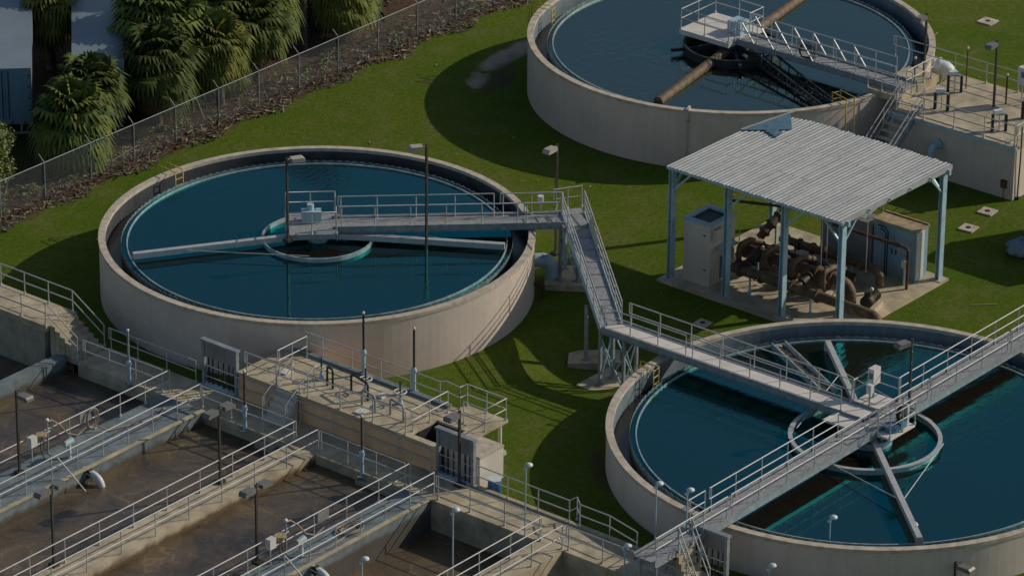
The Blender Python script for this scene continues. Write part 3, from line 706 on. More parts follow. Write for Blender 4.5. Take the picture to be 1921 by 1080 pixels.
pole_light('thin pole lamp standing over the brown basin on the narrow tan walkway', -19.6, 6.12, 0.3, 3.75)
pole_light('thin pole lamp at the bottom edge on the narrow tan walkway', -25.1, 6.12, 0.3, 3.8)
pole_light('thin pole lamp in front of the front tank wall, beside the bridge railing', -12.6, 1.35, 0.3, 3.75)
pole_light('thin pole lamp on the bridge landing beside the front tank\'s sluice gate', -12.4, -0.05, ZC, 3.85)
pole_light('thin pole lamp by the guard rail running to the front tank\'s stairs', -14.6, 1.35, 0.3, 1.75)
pole_light('thin pole lamp against the front tank\'s lit wall beyond the gate', -9.7, -4.0, 0, 1.6)
pole_light('thin pole lamp rising from a blue elbow before the front tank wall', -8.25, -4.15, 0, 2.35)
pole_light('low thin pole lamp just past the front tank\'s sluice gate', -11.3, -3.4, 0, 1.15)
# ------------------------------------------------------------------ sluice gates
def gate(label, y0, y1, ztop, wall_y=None):
    x = -12.28
    t = thing('sluice_gate', label, 'gate', (x,(y0+y1)/2,0.3), 'metal sluice gates on the cross walkway')
    for y in (y0, y1): MB().box(x-0.09,x+0.09,y-0.07,y+0.07,0.3,ztop).build('frame_post', 'galvanised_dull', t)
    MB().box(x-0.13,x+0.13,min(y0,y1)-0.12,max(y0,y1)+0.12,ztop+0.001,ztop+0.10).build('header', 'galvanised_dull', t)
    ya, yb = min(y0,y1)+0.075, max(y0,y1)-0.075
    for k in range(3):
        q0 = ya+(yb-ya)*k/3; q1 = ya+(yb-ya)*(k+1)/3
        MB().box(x-0.05,x+0.02,q0+0.006,q1-0.006,ztop-0.72,ztop-0.01).build('panel', 'sheet_grey', t)
    for k in range(6):
        y = ya+(yb-ya)*(k+0.5)/6+0.03*sin(k*5)
        MB().tube([(x+0.03+0.02*(k%2),y,0.32),(x+0.03+0.02*(k%2),y,ztop-0.6)], 0.042 if k % 3 else 0.03, 8).build('bar', 'iron_dark', t)
    for z in (0.75, 1.25): MB().tube([(x-0.05,ya,z),(x-0.05,yb,z)], 0.02, 6).build('tie_bar', 'galvanised', t)
    MB().box(x-0.12,x+0.10,ya,yb,0.302,0.40).build('sill', 'pipe_blue', t)
    return t
gate('sluice gate set against the white wall at the end of the tan wall', 13.0, 11.12, 2.38)
gate('sluice gate between the front tank\'s steps and its lit wall', -0.25, -2.0, 2.38)
gate('sluice gate at the far end of the upper deck, below the middle tank', 26.3, 24.4, 2.38)
# ------------------------------------------------------------------ upper deck structure
ud = thing('valve_chamber', 'low flat-topped concrete chamber with an orange-tan front, crowded with valve stems', 'chamber', (-11,19,0))
ZU = 1.5
MB().box(-12.345,-9.05,14.7,24.2,0.0,ZU-0.06).build('wall', 'stucco', ud)
MB().box(-12.40,-9.0,14.66,24.25,ZU-0.059,ZU+0.05).build('deck', 'deck_concrete', ud)
MB().box(-9.3,-9.02,15.0,24.2,ZU+0.051,ZU+0.17).build('kerb', 'shade_blue_concrete', ud)
MB().box(-12.346,-12.12,13.08,14.699,0.0,ZU-0.05).build('wall', 'stucco', ud)
MB().box(-12.11,-10.37,14.672,14.696,0.0,ZU-0.07).build('pit_shade_panel', 'iron_dark', ud)  # dark panel over the sunlit pit wall, the pit's shade as colour
MB().box(-12.11,-10.37,13.10,14.66,0.02,0.08).build('pit_shade_floor', 'iron_dark', ud)  # floor blackened to stand in for the pit's deep shade
MB().box(-12.40,-12.08,13.06,14.659,ZU-0.049,ZU+0.04).build('coping', 'deck_concrete', ud)
MB().box(-11.95,-10.4,11.05,13.0,0.0,ZU-0.02).build('channel_wall', 'white_wall', ud)
MB().box(-12.0,-10.4,11.0,13.07,ZU-0.019,ZU+0.06).build('coping', 'rim_concrete', ud)
MB().box(-10.36,-10.22,12.4,14.699,0.0,ZU-0.05).build('wall', 'white_wall', ud)
MB().box(-10.395,-10.362,13.10,14.66,0.02,ZU-0.06).build('pit_shade_panel', 'iron_dark', ud)  # same painted shade on the pit's back wall
MB().box(-10.42,-8.5,12.35,14.65,ZU-0.049,ZU+0.06).build('platform', 'deck_concrete', ud)
MB().tube([(-8.75,12.6,0.0),(-8.75,12.6,ZU-0.06)], 0.09, 10).build('column', 'white_wall', ud)
MB().tube([(-8.75,12.6,0.0),(-8.75,12.6,0.08)], 0.3, 12).build('column_foot', 'rim_concrete', ud)
rail('', [(-12.3,23.9,ZU),(-12.3,14.8,ZU)], parent=ud, sp=1.8)
rail('', [(-12.0,14.75,ZU),(-9.6,14.75,ZU)], parent=ud, sp=1.1)
rail('', [(-9.1,23.9,ZU),(-9.1,15.6,ZU),(-8.9,15.4,ZU),(-9.0,14.6,ZU)], parent=ud, sp=1.6)
rail('', [(-9.0,14.6,ZU),(-8.55,14.55,ZU),(-8.55,12.42,ZU),(-9.95,12.42,ZU),(-9.95,13.6,ZU)], parent=ud, sp=1.0)
rail('', [(-11.3,22.9,ZU),(-9.4,22.9,ZU)], parent=ud, sp=0.9)
# stair from the cross walkway to the upper deck
us = thing('metal_stair', 'small stair with handrails from the cross walkway up to the valve deck', 'stairs', (-12.6,21.2,0.3))
m = MB()
for i in range(5): m.box(-13.25+0.2*i, -12.42, 20.75, 21.95, 0.302, 0.3+0.24*(i+1)) if i == 0 else m.box(-13.25+0.2*i, -12.42, 20.75, 21.95, 0.3+0.24*i+0.001, 0.3+0.24*(i+1))
m.build('steps', 'white_wall', us)
rail('', [(-13.3,20.7,0.3),(-11.4,20.7,ZU)], parent=us, sp=1.0)
rail('', [(-13.3,22.0,0.3),(-11.4,22.0,ZU)], parent=us, sp=1.0)
def hand_valve(label, x, y, z0, h=0.85, wheel=True):
    t = thing('hand_valve', label, 'valve', (x,y,z0), 'handwheel valves on the valve deck')
    MB().tube([(x,y,z0),(x,y,z0+h)], 0.035, 8).build('stem', 'iron_dark', t)
    MB().tube([(x,y,z0),(x,y,z0+0.3)], [0.13,0.07], 10).build('pedestal', 'pipe_blue', t)
    w = MB().tube([(x+0.27*cos(2*pi*k/16), y+0.27*sin(2*pi*k/16), z0+h*0.55) for k in range(16)], 0.03, 6, True)
    for k in range(2): w.tube([(x-0.27*cos(k*pi/2), y-0.27*sin(k*pi/2), z0+h*0.55),(x+0.27*cos(k*pi/2), y+0.27*sin(k*pi/2), z0+h*0.55)], 0.02, 5)
    w.build('handwheel', 'box_white', t)
hand_valve('white handwheel valve midway along the back kerb of the valve deck', -10.3, 18.75, ZU+0.05, 1.1)
hand_valve('white handwheel valve near the open pit of the valve deck', -10.25, 16.85, ZU+0.05, 1.05)
hand_valve('white handwheel valve beside the small stair of the valve deck', -10.6, 21.0, ZU+0.05, 1.0)
def stem_stand(label, x, y, z0, h, m='rusty'):
    t = thing('gate_valve', label, 'valve', (x,y,z0), 'tall gate valves on blue stands')
    MB().tube([(x,y,z0),(x,y,z0+1.05)], 0.085, 10).build('stand', 'pipe_blue', t)
    MB().obox((x,y,z0+0.02),0.42,0.42,0.06,0.785).build('base_plate', 'galvanised_dull', t)
    MB().tube([(x,y,z0+1.05),(x,y,z0+h)], 0.05, 8).build('stem', m, t)
    MB().tube([(x,y,z0+0.95),(x,y,z0+1.1),(x,y,z0+1.2)], [0.12,0.13,0.08], 10).build('collar', 'pipe_blue', t)
    MB().blob((x,y,z0+h+0.03),0.07,0.07,0.08,1,0.0).build('cap', 'box_white', t)
stem_stand('tall rusty valve stem on a blue stand in front of the orange-tan wall', -14.3, 15.5, 0.15, 2.75)
stem_stand('tall rusty valve stem on a blue stand near the small stair', -14.3, 22.1, 0.15, 2.75)
stem_stand('tall valve stem beside the grey-blue walkway\'s end, over the far basin', -14.3, 28.9, 0.15, 2.6, 'galvanised_dull')
stem_stand('dark tall stem at the back kerb of the valve deck, seen against the lawn', -9.05, 17.1, ZU+0.05, 3.0, 'iron_dark')
stem_stand('dark tall stem rising from the far back corner of the valve deck', -9.1, 19.9, ZU+0.05, 2.9, 'iron_dark')
def hoop(label, x0, y0, x1, y1, z0, h, m):
    t = MB().tube([(x0,y0,z0),(x0,y0,z0+h-0.1),lerp((x0,y0,z0+h),(x1,y1,z0+h),0.08),lerp((x0,y0,z0+h),(x1,y1,z0+h),0.92),(x1,y1,z0+h-0.1),(x1,y1,z0)], 0.05, 8)
    tag(t.build('pipe_hoop', m, None, (x0,y0,z0)), label, 'pipe', 'pipe hoops on the valve deck')
hoop('black pipe hoop bent over the valve deck, the darkest of the hoops', -10.6, 19.3, -10.9, 18.1, ZU+0.05, 0.8, 'iron_dark')
hoop('black upright pipe hoop next to the small stair\'s railing end', -10.9, 20.4, -11.0, 20.0, ZU+0.05, 0.9, 'iron_dark')
hoop('grey pipe hoop in front of the middle handwheel', -11.4, 18.0, -11.6, 17.1, ZU+0.05, 0.75, 'galvanised_dull')
hoop('grey pipe hoop nearest the open pit', -11.3, 16.5, -11.5, 15.6, ZU+0.05, 0.75, 'galvanised_dull')
hb = 0
for x, y, sx, sy, lab in ((-10.2,17.9,0.45,0.35,'white hatch cover lying between the two handwheels'), (-11.9,17.6,0.55,0.4,'pale hatch cover at the front edge of the valve deck'), (-11.1,22.6,0.5,0.4,'pale hatch cover near the small stair on the valve deck')):
    m = MB().box(x-sx/2,x+sx/2,y-sy/2,y+sy/2,ZU+0.052,ZU+0.12); m.box(x-0.06,x+0.06,y-0.02,y+0.02,ZU+0.121,ZU+0.15)
    tag(m.build('hatch_cover', 'box_white', None, (x,y,ZU)), lab, 'hatch', 'hatch covers on the valve deck')
b = MB().tube([(-12.0,10.75,0),(-12.0,10.75,0.02),(-12.0,10.75,0.3),(-12.0,10.75,0.6),(-12.0,10.75,0.62)], [0.29,0.30,0.31,0.30,0.26], 18)
brl = thing('barrel', 'blue plastic barrel on the grass beside the white gate wall', 'barrel', (-11.75,10.4,0))
MB().tube([(-11.75,10.4,0),(-11.75,10.4,0.05),(-11.75,10.4,0.3),(-11.75,10.4,0.32),(-11.75,10.4,0.6),(-11.75,10.4,0.66)], [0.27,0.29,0.29,0.30,0.29,0.26], 18).build('drum', 'barrel_blue', brl)
MB().tube([(-11.75,10.4,0.661),(-11.75,10.4,0.70)], 0.27, 18).build('lid', 'cap_white', brl)

# ------------------------------------------------------------------ pump shelter
sh = thing('pump_shelter', 'open shelter with a corrugated metal roof on pale blue posts, one roof corner torn', 'shelter', (13.8,13.1,0))
MB().box(9.4,18.15,8.0,18.2,-0.3,0.12).build('floor_slab', 'deck_concrete', sh)
ZF, ZK = 5.86, 5.74                              # roof height at the front and back eave
def zroof(x): return ZF+(ZK-ZF)*(x-9.4)/(18.3-9.4)
for x, y in [(9.87,17.75),(9.87,14.6),(9.87,11.45),(9.87,8.3),(17.75,8.3),(17.75,17.75),(17.75,13.0)]:
    zt = zroof(x)-0.22
    p = MB(); p.obox((x,y,(zt+0.12)/2), 0.30, 0.06, zt-0.12); p.obox((x,y-0.13,(zt+0.12)/2), 0.30, 0.03, zt-0.12) if False else None
    q = MB()
    q.box(x-0.16,x+0.16,y-0.11,y-0.08,0.15,zt); q.box(x-0.16,x+0.16,y+0.08,y+0.11,0.15,zt); q.box(x-0.02,x+0.02,y-0.079,y+0.079,0.15,zt)
    post = q.build('post', 'steel_blue', sh)
    MB().box(x-0.3,x+0.3,y-0.3,y+0.3,0.121,0.16).build('base_plate', 'rim_concrete', post)
def rbeam(a, b, w, h, name='roof_beam', m='steel_blue'): return MB().beam(a, b, w, h).build(name, m, sh)
rbeam((9.87,7.95,zroof(9.87)-0.21),(9.87,17.85,zroof(9.87)-0.21),0.14,0.26)
rbeam((17.75,7.95,zroof(17.75)-0.21),(17.75,16.6,zroof(17.75)-0.21),0.14,0.26)
for y in (8.3, 11.45, 14.6, 17.3): rbeam((9.95,y,zroof(9.95)-0.22),(17.65,y,zroof(17.65)-0.22),0.12,0.22)
for x in (11.5,13.1,14.7,16.3): rbeam((x,7.95,zroof(x)-0.06),(x,17.6,zroof(x)-0.06),0.07,0.08,'purlin')
MB().beam((9.4,8.10,ZF-0.08),(18.1,8.10,ZK-0.08),0.04,0.22).build('gable_trim', 'roof_metal', sh)
MB().beam((9.37,7.95,ZF-0.06),(9.37,17.75,ZF-0.06),0.03,0.10).build('eave_trim', 'steel_blue', sh)
for (x,y,dx,dy) in [(9.87,17.75,0,-1),(9.87,14.6,0,-1),(9.87,11.45,0,-1),(9.87,8.3,0,1),(9.87,8.3,1,0),(17.75,8.3,-1,0),(17.75,8.3,0,1),(9.87,17.75,1,0)]:
    zt = zroof(x)-0.35
    rbeam((x,y,zt-1.0),(x+dx*1.0,y+dy*1.0,zt),0.09,0.09,'knee_brace')
rf = MB(); step = 0.21; y = 8.12; rnd = random.Random(3)
prof = [(0.0,0.0),(0.125,0.0),(0.145,0.022),(0.19,0.022)]
while y < 17.72:
    xe = 18.15+rnd.uniform(-0.03,0.09)
    if y > 15.9: xe = 18.15-(y-15.9)*0.25
    if y > 16.9: xe = 17.6-(y-16.9)*1.9+rnd.uniform(-0.08,0.08)
    xs = 9.38-rnd.uniform(0,0.03)
    dz = rnd.uniform(-0.004,0.006)
    for k in range(4):
        ya, za = prof[k]; yb, zb = prof[k+1] if k < 3 else (step, 0.0)
        n = 3
        for i in range(n):
            x0 = xs+(xe-xs)*i/n; x1 = xs+(xe-xs)*(i+1)/n
            rf.add([(x0,y+ya,zroof(x0)+za+dz),(x1,y+ya,zroof(x1)+za+dz),(x1,y+yb,zroof(x1)+zb+dz),(x0,y+yb,zroof(x0)+zb+dz)], [(0,1,2,3)])
    y += step
rfo = rf.build('roof', 'roof_metal', sh)
so = rfo.modifiers.new('solid', 'SOLIDIFY'); so.thickness = 0.012; so.offset = -1
tf = MB()                                        # the torn and folded back corner
for i in range(6):
    y0 = 15.95+0.27*i; x0 = 15.35+0.10*i
    tf.add([(x0,y0,zroof(x0)+0.075),(x0,y0+0.24,zroof(x0)+0.075),(x0+0.55,y0+0.26,zroof(x0)+0.11+0.03*(i%2)),(x0+0.55,y0+0.05,zroof(x0)+0.11)], [(0,1,2,3)])
t_ = tf.build('torn_sheet', 'roof_dark', sh); so = t_.modifiers.new('solid', 'SOLIDIFY'); so.thickness = 0.015
tf = MB()
for a, b_, c_ in (((15.0,17.7,0.06),(18.0,17.1,0.14),(15.6,17.0,0.07)), ((15.6,17.0,0.065),(18.0,17.1,0.14),(16.6,16.0,0.07))):
    tf.add([(p[0],p[1],zroof(p[0])+p[2]) for p in (a,b_,c_)], [(0,1,2)])
t_ = tf.build('torn_sheet', 'roof_dark', sh); so = t_.modifiers.new('solid', 'SOLIDIFY'); so.thickness = 0.015
MB().beam((15.0,17.72,zroof(15)+0.10),(18.3,17.05,zroof(18)+0.20),0.10,0.04).build('bent_trim', 'roof_metal', sh)
# cabinets under the shelter
ca = thing('control_cabinet', 'tall cream cabinet with an open dark top, under the torn side of the shelter', 'cabinet', (11,16.5,0.12))
MB().box(10.2,12.1,15.8,17.3,0.121,3.1).build('body', 'cream_paint', ca)
q = MB(); q.box(10.15,12.15,15.75,16.0,3.101,3.2); q.box(10.15,12.15,17.1,17.35,3.101,3.2); q.box(10.15,10.45,16.001,17.099,3.101,3.2); q.box(11.85,12.15,16.001,17.099,3.101,3.2)
q.build('top_frame', 'steel_blue', ca); MB().box(10.451,11.849,16.001,17.099,3.101,3.12).build('opening', 'iron_dark', ca)
MB().box(10.7,11.7,15.3,15.795,1.95,2.05).build('shelf', 'steel_blue', ca)
MB().box(10.35,10.9,15.6,15.79,2.4,2.95).build('meter_box', 'cream_paint', ca)
MB().box(11.0,11.6,15.76,15.798,0.3,1.4).build('door', 'roof_dark', ca)
for y_, z_ in ((16.0,0.9),(16.05,2.6)): MB().box(10.16,10.195,y_,y_+0.12,z_,z_+0.05).build('latch', 'iron_dark', ca)
cbx = thing('control_cabinet', 'pale blue two-door cabinet with a rusty tan top, at the open end of the shelter', 'cabinet', (17.2,10.2,0.12))
MB().box(16.75,17.7,8.95,11.3,0.121,2.62).build('body', 'cabinet_blue', cbx)
MB().box(16.70,17.75,8.9,11.35,2.621,2.68).build('top', 'rust_roof', cbx)
MB().box(17.66,17.74,8.92,11.33,2.681,2.74).build('top_rim', 'rust_roof', cbx)
MB().box(16.76,17.35,8.90,8.949,0.2,2.55).build('side_panel', 'box_white', cbx)
for y0 in (9.0, 10.15): 
    dd = MB().box(16.72,16.748,y0,y0+1.1,0.25,2.5).build('door', 'cabinet_blue', cbx)
    MB().box(16.69,16.719,y0+0.06 if y0 > 10 else y0+0.98,y0+0.12 if y0 > 10 else y0+1.04,1.2,1.45).build('handle', 'iron_dark', dd)
gb = thing('switchgear_box', 'dark grey switchgear box with a sloping sheet hood, beside the pale blue cabinet', 'cabinet', (17.2,12.6,0.12))
MB().box(16.8,17.8,11.42,14.3,0.121,2.3).build('body', 'sheet_grey', gb)
hd = MB().add([(16.2,11.5,2.75),(17.9,11.5,3.05),(17.9,14.3,3.05),(16.2,14.3,2.75),(16.2,11.5,2.79),(17.9,11.5,3.09),(17.9,14.3,3.09),(16.2,14.3,2.79)],[(3,2,1,0),(4,5,6,7),(0,1,5,4),(1,2,6,5),(2,3,7,6),(3,0,4,7)])
hd.build('hood', 'galvanised', gb)
for y_ in (11.6, 14.2):
    MB().tube([(17.85,y_,0.12),(17.85,y_,3.0)], 0.035, 6).build('hood_post', 'galvanised', gb)
def flanged(label, pts, r, m, n=14, flanges=(), stands=(), group='brown process pipes under the shelter', z0=0.12, name='process_pipe'):
    t = thing(name, label, 'pipe', (pts[0][0], pts[0][1], z0), group)
    MB().tube(pts, r, n).build('pipe', m, t)
    pv = [Vector(p) for p in pts]
    for i, f in flanges:
        p = pv[i].lerp(pv[i+1], f); d_ = (pv[i+1]-pv[i]).normalized()
        MB().tube([p-d_*0.05, p+d_*0.05], r*1.42, n).build('flange', m, t)
    for x, y, z in stands:
        q = MB().tube([(x,y,z0),(x,y,z-r)], 0.05, 8); q.tube([(x,y,z0),(x,y,z0+0.03)], 0.16, 8); q.build('stand', 'steel_blue', t)
    return t
def arc(c, u, v, r, a0, a1, n=6):
    c, u, v = Vector(c), Vector(u), Vector(v)
    return [tuple(c+u*r*cos(a0+(a1-a0)*i/n)+v*r*sin(a0+(a1-a0)*i/n)) for i in range(n+1)]
X_, Y_, Z_ = Vector((1,0,0)), Vector((0,1,0)), Vector((0,0,1))
flanged('long brown pipe at the front of the shelter that bends into the lawn', [(10.9,15.0,1.15),(10.9,12.0,1.15),(10.9,8.0,1.10)]+arc((10.9,7.4,0.5),-Y_,Z_,0.6,pi/2,0)[1:]+[(10.9,6.8,-0.2)], 0.235, 'pipe_brown',
        flanges=((0,0.15),(0,0.55),(1,0.1),(1,0.45)), stands=((10.9,14.0,1.15),(10.9,12.3,1.15),(10.9,10.6,1.15),(10.9,9.1,1.15)))
flanged('fat brown header pipe behind the long front pipe', [(12.3,15.6,1.45),(12.3,12.0,1.45),(12.3,10.0,1.45)]+arc((12.3,10.0,0.85),-Y_,Z_,0.6,pi/2,0)[1:]+[(12.3,9.4,0.3)], 0.27, 'pipe_brown',
        flanges=((0,0.1),(0,0.3),(0,0.5),(0,0.7),(0,0.9),(1,0.4),(1,0.8)), stands=((12.3,14.6,1.45),(12.3,12.6,1.45),(12.3,11.0,1.45)))
flanged('brown pipe on the ground at the back of the pump row', [(14.2,16.5,0.8),(14.2,13.0,0.8),(14.2,10.4,0.8)], 0.2, 'pipe_dark', flanges=((0,0.2),(0,0.6),(1,0.2),(1,0.7)), stands=((14.2,15.4,0.8),(14.2,12.1,0.8)))
flanged('thin rusty pipe running at head height to a drop beside the pale blue cabinet', [(15.9,13.0,2.15),(15.9,9.0,2.15)]+arc((15.9,9.0,1.95),-Y_,Z_,0.2,pi/2,0)[1:]+[(15.9,8.8,1.2),(15.9,8.8,0.12)], 0.075, 'rusty', 10, flanges=((0,0.5),(0,0.9)), group='thin pipes under the shelter')
flanged('thin rusty pipe hung below the roof edge at the front of the shelter', [(10.4,15.2,4.6),(11.6,13.0,4.5),(12.6,10.6,4.4)], 0.07, 'rusty', 8, flanges=((0,0.5),(1,0.5)), group='thin pipes under the shelter')
flanged('dark cross pipe joining the front pipe to the header', [(10.9,14.4,1.3),(11.6,14.4,1.45),(12.3,14.4,1.5),(14.2,14.6,1.2)], 0.16, 'pipe_dark', flanges=((0,0.3),(0,0.8),(2,0.3),(2,0.6)))
flanged('short dark cross pipe between the pumps', [(10.9,11.4,1.2),(12.3,11.4,1.5),(14.2,11.6,1.0)], 0.16, 'pipe_dark', flanges=((0,0.3),(0,0.7),(1,0.2),(1,0.6)))
flanged('ribbed brown pipe climbing at the back of the shelter towards the lawn', [(14.6,16.2,1.0),(15.6,16.0,1.7),(16.4,15.9,1.9),(16.9,15.9,2.6)], 0.2, 'pipe_brown', flanges=((0,0.3),(0,0.7),(1,0.2),(1,0.7),(2,0.4)), stands=((15.6,16.0,1.7),))
flanged('second header pipe between the pumps and the switchgear', [(15.2,15.4,1.0),(15.2,12.4,1.0),(15.2,10.2,1.0)]+arc((15.2,10.2,0.6),-Y_,Z_,0.4,pi/2,0)[1:]+[(15.2,9.8,0.3)], 0.2, 'pipe_brown', flanges=((0,0.1),(0,0.35),(0,0.6),(0,0.85),(1,0.3),(1,0.7)), stands=((15.2,14.6,1.0),(15.2,11.4,1.0)))
for k_, (yy, lab_) in enumerate(((13.7,'brown valve branch rising between the first and second pump'),(12.1,'brown valve branch beside the middle pump'),(10.4,'brown valve branch over the bend of the fat header'),(15.1,'brown valve branch close to the tall cream cabinet'))):
    flanged(lab_, [(11.5,yy,0.9),(11.5,yy,1.75)]+arc((11.75,yy,1.75),-X_,Z_,0.25,0,pi/2)[1:]+[(12.3,yy,2.0),(13.2,yy,1.6)], 0.13, 'pipe_brown', 10, flanges=((0,0.3),(0,0.75)), group='valve branches under the shelter')
def pump(label, x, y, a):
    t = thing('pump', label, 'pump', (x,y,0.12), 'pumps under the shelter')
    R = Matrix.Rotation(a, 3, 'Z'); P_ = lambda p: tuple(Vector((x,y,0))+R@Vector(p))
    q = MB(); q.obox((x,y,0.25), 1.5, 0.6, 0.25, a); q.build('plinth', 'deck_concrete', t)
    MB().tube([P_((-0.6,0,0.75)),P_((-0.55,0,0.75)),P_((-0.15,0,0.75)),P_((-0.1,0,0.75))], [0.12,0.3,0.3,0.12], 14).build('casing', 'pipe_dark', t)
    q = MB().tube([P_((0.02,0,0.72)),P_((0.62,0,0.72)),P_((0.68,0,0.72))], [0.24,0.24,0.15], 14)
    for k in range(5): q.tube([P_((0.1+0.11*k,0,0.72)),P_((0.13+0.11*k,0,0.72))], 0.27, 14)
    q.build('motor', 'pipe_dark', t)
    MB().tube([P_((-0.35,0,0.9)),P_((-0.35,0,1.25))], [0.17,0.17], 10).build('outlet', 'pipe_dark', t)
    g_ = MB().blob(P_((0.3,0.1,1.05)), 0.10, 0.10, 0.10, 2, 0.0); g_.build('gauge', 'box_white', t)
pump('pump nearest the pale blue cabinet, at the open end', 12.9, 8.7, 0.2)
pump('pump in the middle of the row with a pale gauge', 13.3, 11.2, 0.1)
pump('pump behind the fat header pipe', 13.2, 13.0, 0.0)
pump('pump nearest the tall cream cabinet', 13.4, 15.2, 0.15)
for i, (x, y, zt, lab) in enumerate([(12.9,13.6,4.9,'thin hanger rod above the pump behind the header'),(14.6,12.4,4.9,'thin hanger rod in front of the dark switchgear'),(14.9,10.4,4.95,'thin pale hanger rod at the open end of the shelter'),(13.6,12.0,4.9,'thin hanger rod above the middle pump'),(11.9,15.4,3.0,'short thin conduit by the tall cream cabinet')]):
    q = MB().tube([(x,y,0.9),(x,y,zt)], 0.025, 6); q.tube([(x-0.05,y,0.9),(x+0.05,y,0.9)], 0.05, 8)
    tag(q.build('hanger_rod', 'galvanised', None, (x,y,0.9)), lab, 'rod', 'thin rods under the shelter roof')
cd = MB().tube([(16.65,11.0,2.45),(16.5,10.5,2.5),(16.5,10.35,2.35),(16.5,10.35,0.12)], 0.03, 6); cd.tube([(16.65,10.9,2.3),(16.55,10.6,2.3),(16.55,10.5,2.2),(16.55,10.5,0.12)], 0.03, 6)
tag(cd.build('conduit', 'iron_dark', None, (16.5,10.4,0.12)), 'pair of bent black conduits in front of the pale blue cabinet', 'conduit')
fx = thing('instrument_stand', 'white instrument box on a post between the rusty drop pipe and the cabinet', 'instrument', (16.2,9.15,0.12))
MB().tube([(16.2,9.15,0.12),(16.2,9.15,1.0)], 0.06, 8).build('post', 'pipe_white', fx); MB().box(16.1,16.3,9.02,9.28,1.0,1.35).build('box', 'box_white', fx)
# ------------------------------------------------------------------ back tank: landing, stairs, flat box
fb = thing('flat_topped_tank', 'flat-topped cream concrete box joined to the back tank, with blue edging and valves on top', 'tank', (30.6,14.5,0))
MB().box(27.7,33.6,10.85,18.1,-0.3,2.62).build('wall', 'tank_paint', fb)
MB().box(27.64,33.66,10.79,18.16,2.621,2.75).build('roof_slab', 'deck_concrete', fb)
MB().box(27.60,27.639,10.75,18.16,2.56,2.72).build('edge_strip', 'steel_blue', fb)
rail('', [(27.75,17.9,2.75),(27.75,10.95,2.75)], parent=fb, sp=1.75)
rail('', [(27.8,10.9,2.75),(29.2,10.9,2.75)], parent=fb, sp=1.4)
rail('', [(33.55,22.0,2.75),(33.55,10.9,2.75)], parent=fb, sp=1.75)
MB().box(27.95,28.25,11.3,17.6,2.751,2.79).build('cover_plate', 'rim_concrete', fb)
ld = thing('stair_landing', 'concrete landing between the back tank bridge and the flat-topped box', 'landing', (30,18.6,0))
MB().box(28.4,32.0,18.2,20.0,2.85,3.2).build('slab', 'deck_concrete', ld)
MB().box(29.0,31.9,18.25,19.6,-0.2,2.849).build('wall', 'tank_paint', ld)
rail('', [(31.5,18.25,3.2),(29.2,18.25,3.2),(29.2,17.9,3.2)], parent=ld, sp=0.9)
rail('', [(28.45,20.1,3.2),(28.45,18.2,3.2)], parent=ld, sp=0.9)
sa = thing('metal_stair', 'steep metal stairs with yellowish treads behind the shelter roof', 'stairs', (26.5,17.3,0))
for y in (16.65, 17.95): MB().beam((28.4,y,3.12),(24.3,y,0.15),0.05,0.26).build('stringer', 'galvanised_dull', sa)
for i in range(12):
    t_ = (i+0.5)/12; x = 28.4-4.1*t_; z = 3.15-3.0*t_
    MB().box(x-0.14,x+0.14,16.69,17.91,z,z+0.045).build('tread', 'rim_concrete', sa)
for y in (16.6, 18.0): rail('', [(28.4,y,3.15),(24.3,y,0.15)], parent=sa, sp=1.7, h=0.95)
def valve_stand(label, x, y, a, z0=2.75):
    t = thing('valve_stand', label, 'valve', (x,y,z0), 'two-legged valve stands on the flat-topped box')
    dx, dy = cos(a)*0.32, sin(a)*0.32
    for k in (-1, 1): MB().obox((x+dx*k,y+dy*k,z0+0.42), 0.13, 0.16, 0.84, a).build('leg', 'iron_dark', t)
    q = MB().beam((x-dx,y-dy,z0+0.88),(x+dx,y+dy,z0+0.88),0.14,0.08); q.build('crossbar', 'galvanised_dull', t)
    MB().obox((x+dx*0.3,y+dy*0.3,z0+1.0),0.42,0.22,0.18,a+0.4).build('actuator', 'cap_white', t)
    MB().tube([(x,y,z0),(x,y,z0+0.86)], 0.03, 6).build('stem', 'galvanised', t)
valve_stand('valve stand nearest the stairs, with rust stain behind it', 29.3, 16.2, pi/2+0.3)
valve_stand('valve stand by the back rail, next to the white outlet pipe', 31.6, 17.0, pi/2+0.6)
valve_stand('valve stand at the front edge, close to the box\'s lit corner', 28.9, 12.6, pi/2+0.7)
valve_stand('valve stand below the dark lamp at the back', 31.2, 12.4, pi/2+0.8)
for x, y, h, lab in ((30.6,18.7,1.6,'rusty stem with a white tip on the stair landing'),(31.9,14.2,1.5,'rusty stem with a white tip beside the dark lamp'),(32.3,16.8,2.1,'thin rusty stem with a white tip behind the back rail'),(30.9,11.9,2.4,'thin rusty stem with a white tip nearest the box\'s far corner')):
    t = thing('vent_stem', lab, 'stem', (x,y,2.75), 'rusty stems with white tips on the flat-topped box')
    MB().tube([(x,y,2.76),(x,y,2.75+h)], 0.045 if h < 2 else 0.03, 8).build('stem', 'rusty', t)
    MB().blob((x,y,2.8+h),0.07,0.07,0.08,1,0.0).build('tip', 'box_white', t)
ib = thing('instrument_stand', 'large white instrument box with a dark window on the flat-topped box', 'instrument', (32.6,13.6,2.75))
for dy in (-0.15, 0.15): MB().tube([(32.6,13.6+dy,2.76),(32.6,13.6+dy,3.7)], 0.03, 6).build('leg', 'galvanised', ib)
bx = MB().box(32.45,32.8,13.25,13.95,3.7,4.6).build('box', 'box_white', ib); MB().box(32.42,32.448,13.45,13.75,4.1,4.4).build('window', 'valve_blue', bx)
op = thing('outlet_pipe', 'fat white elbow pipe leaving the back tank beside the flat-topped box', 'pipe', (35.6,19.0,0), 'elbow pipes leaving the tanks')
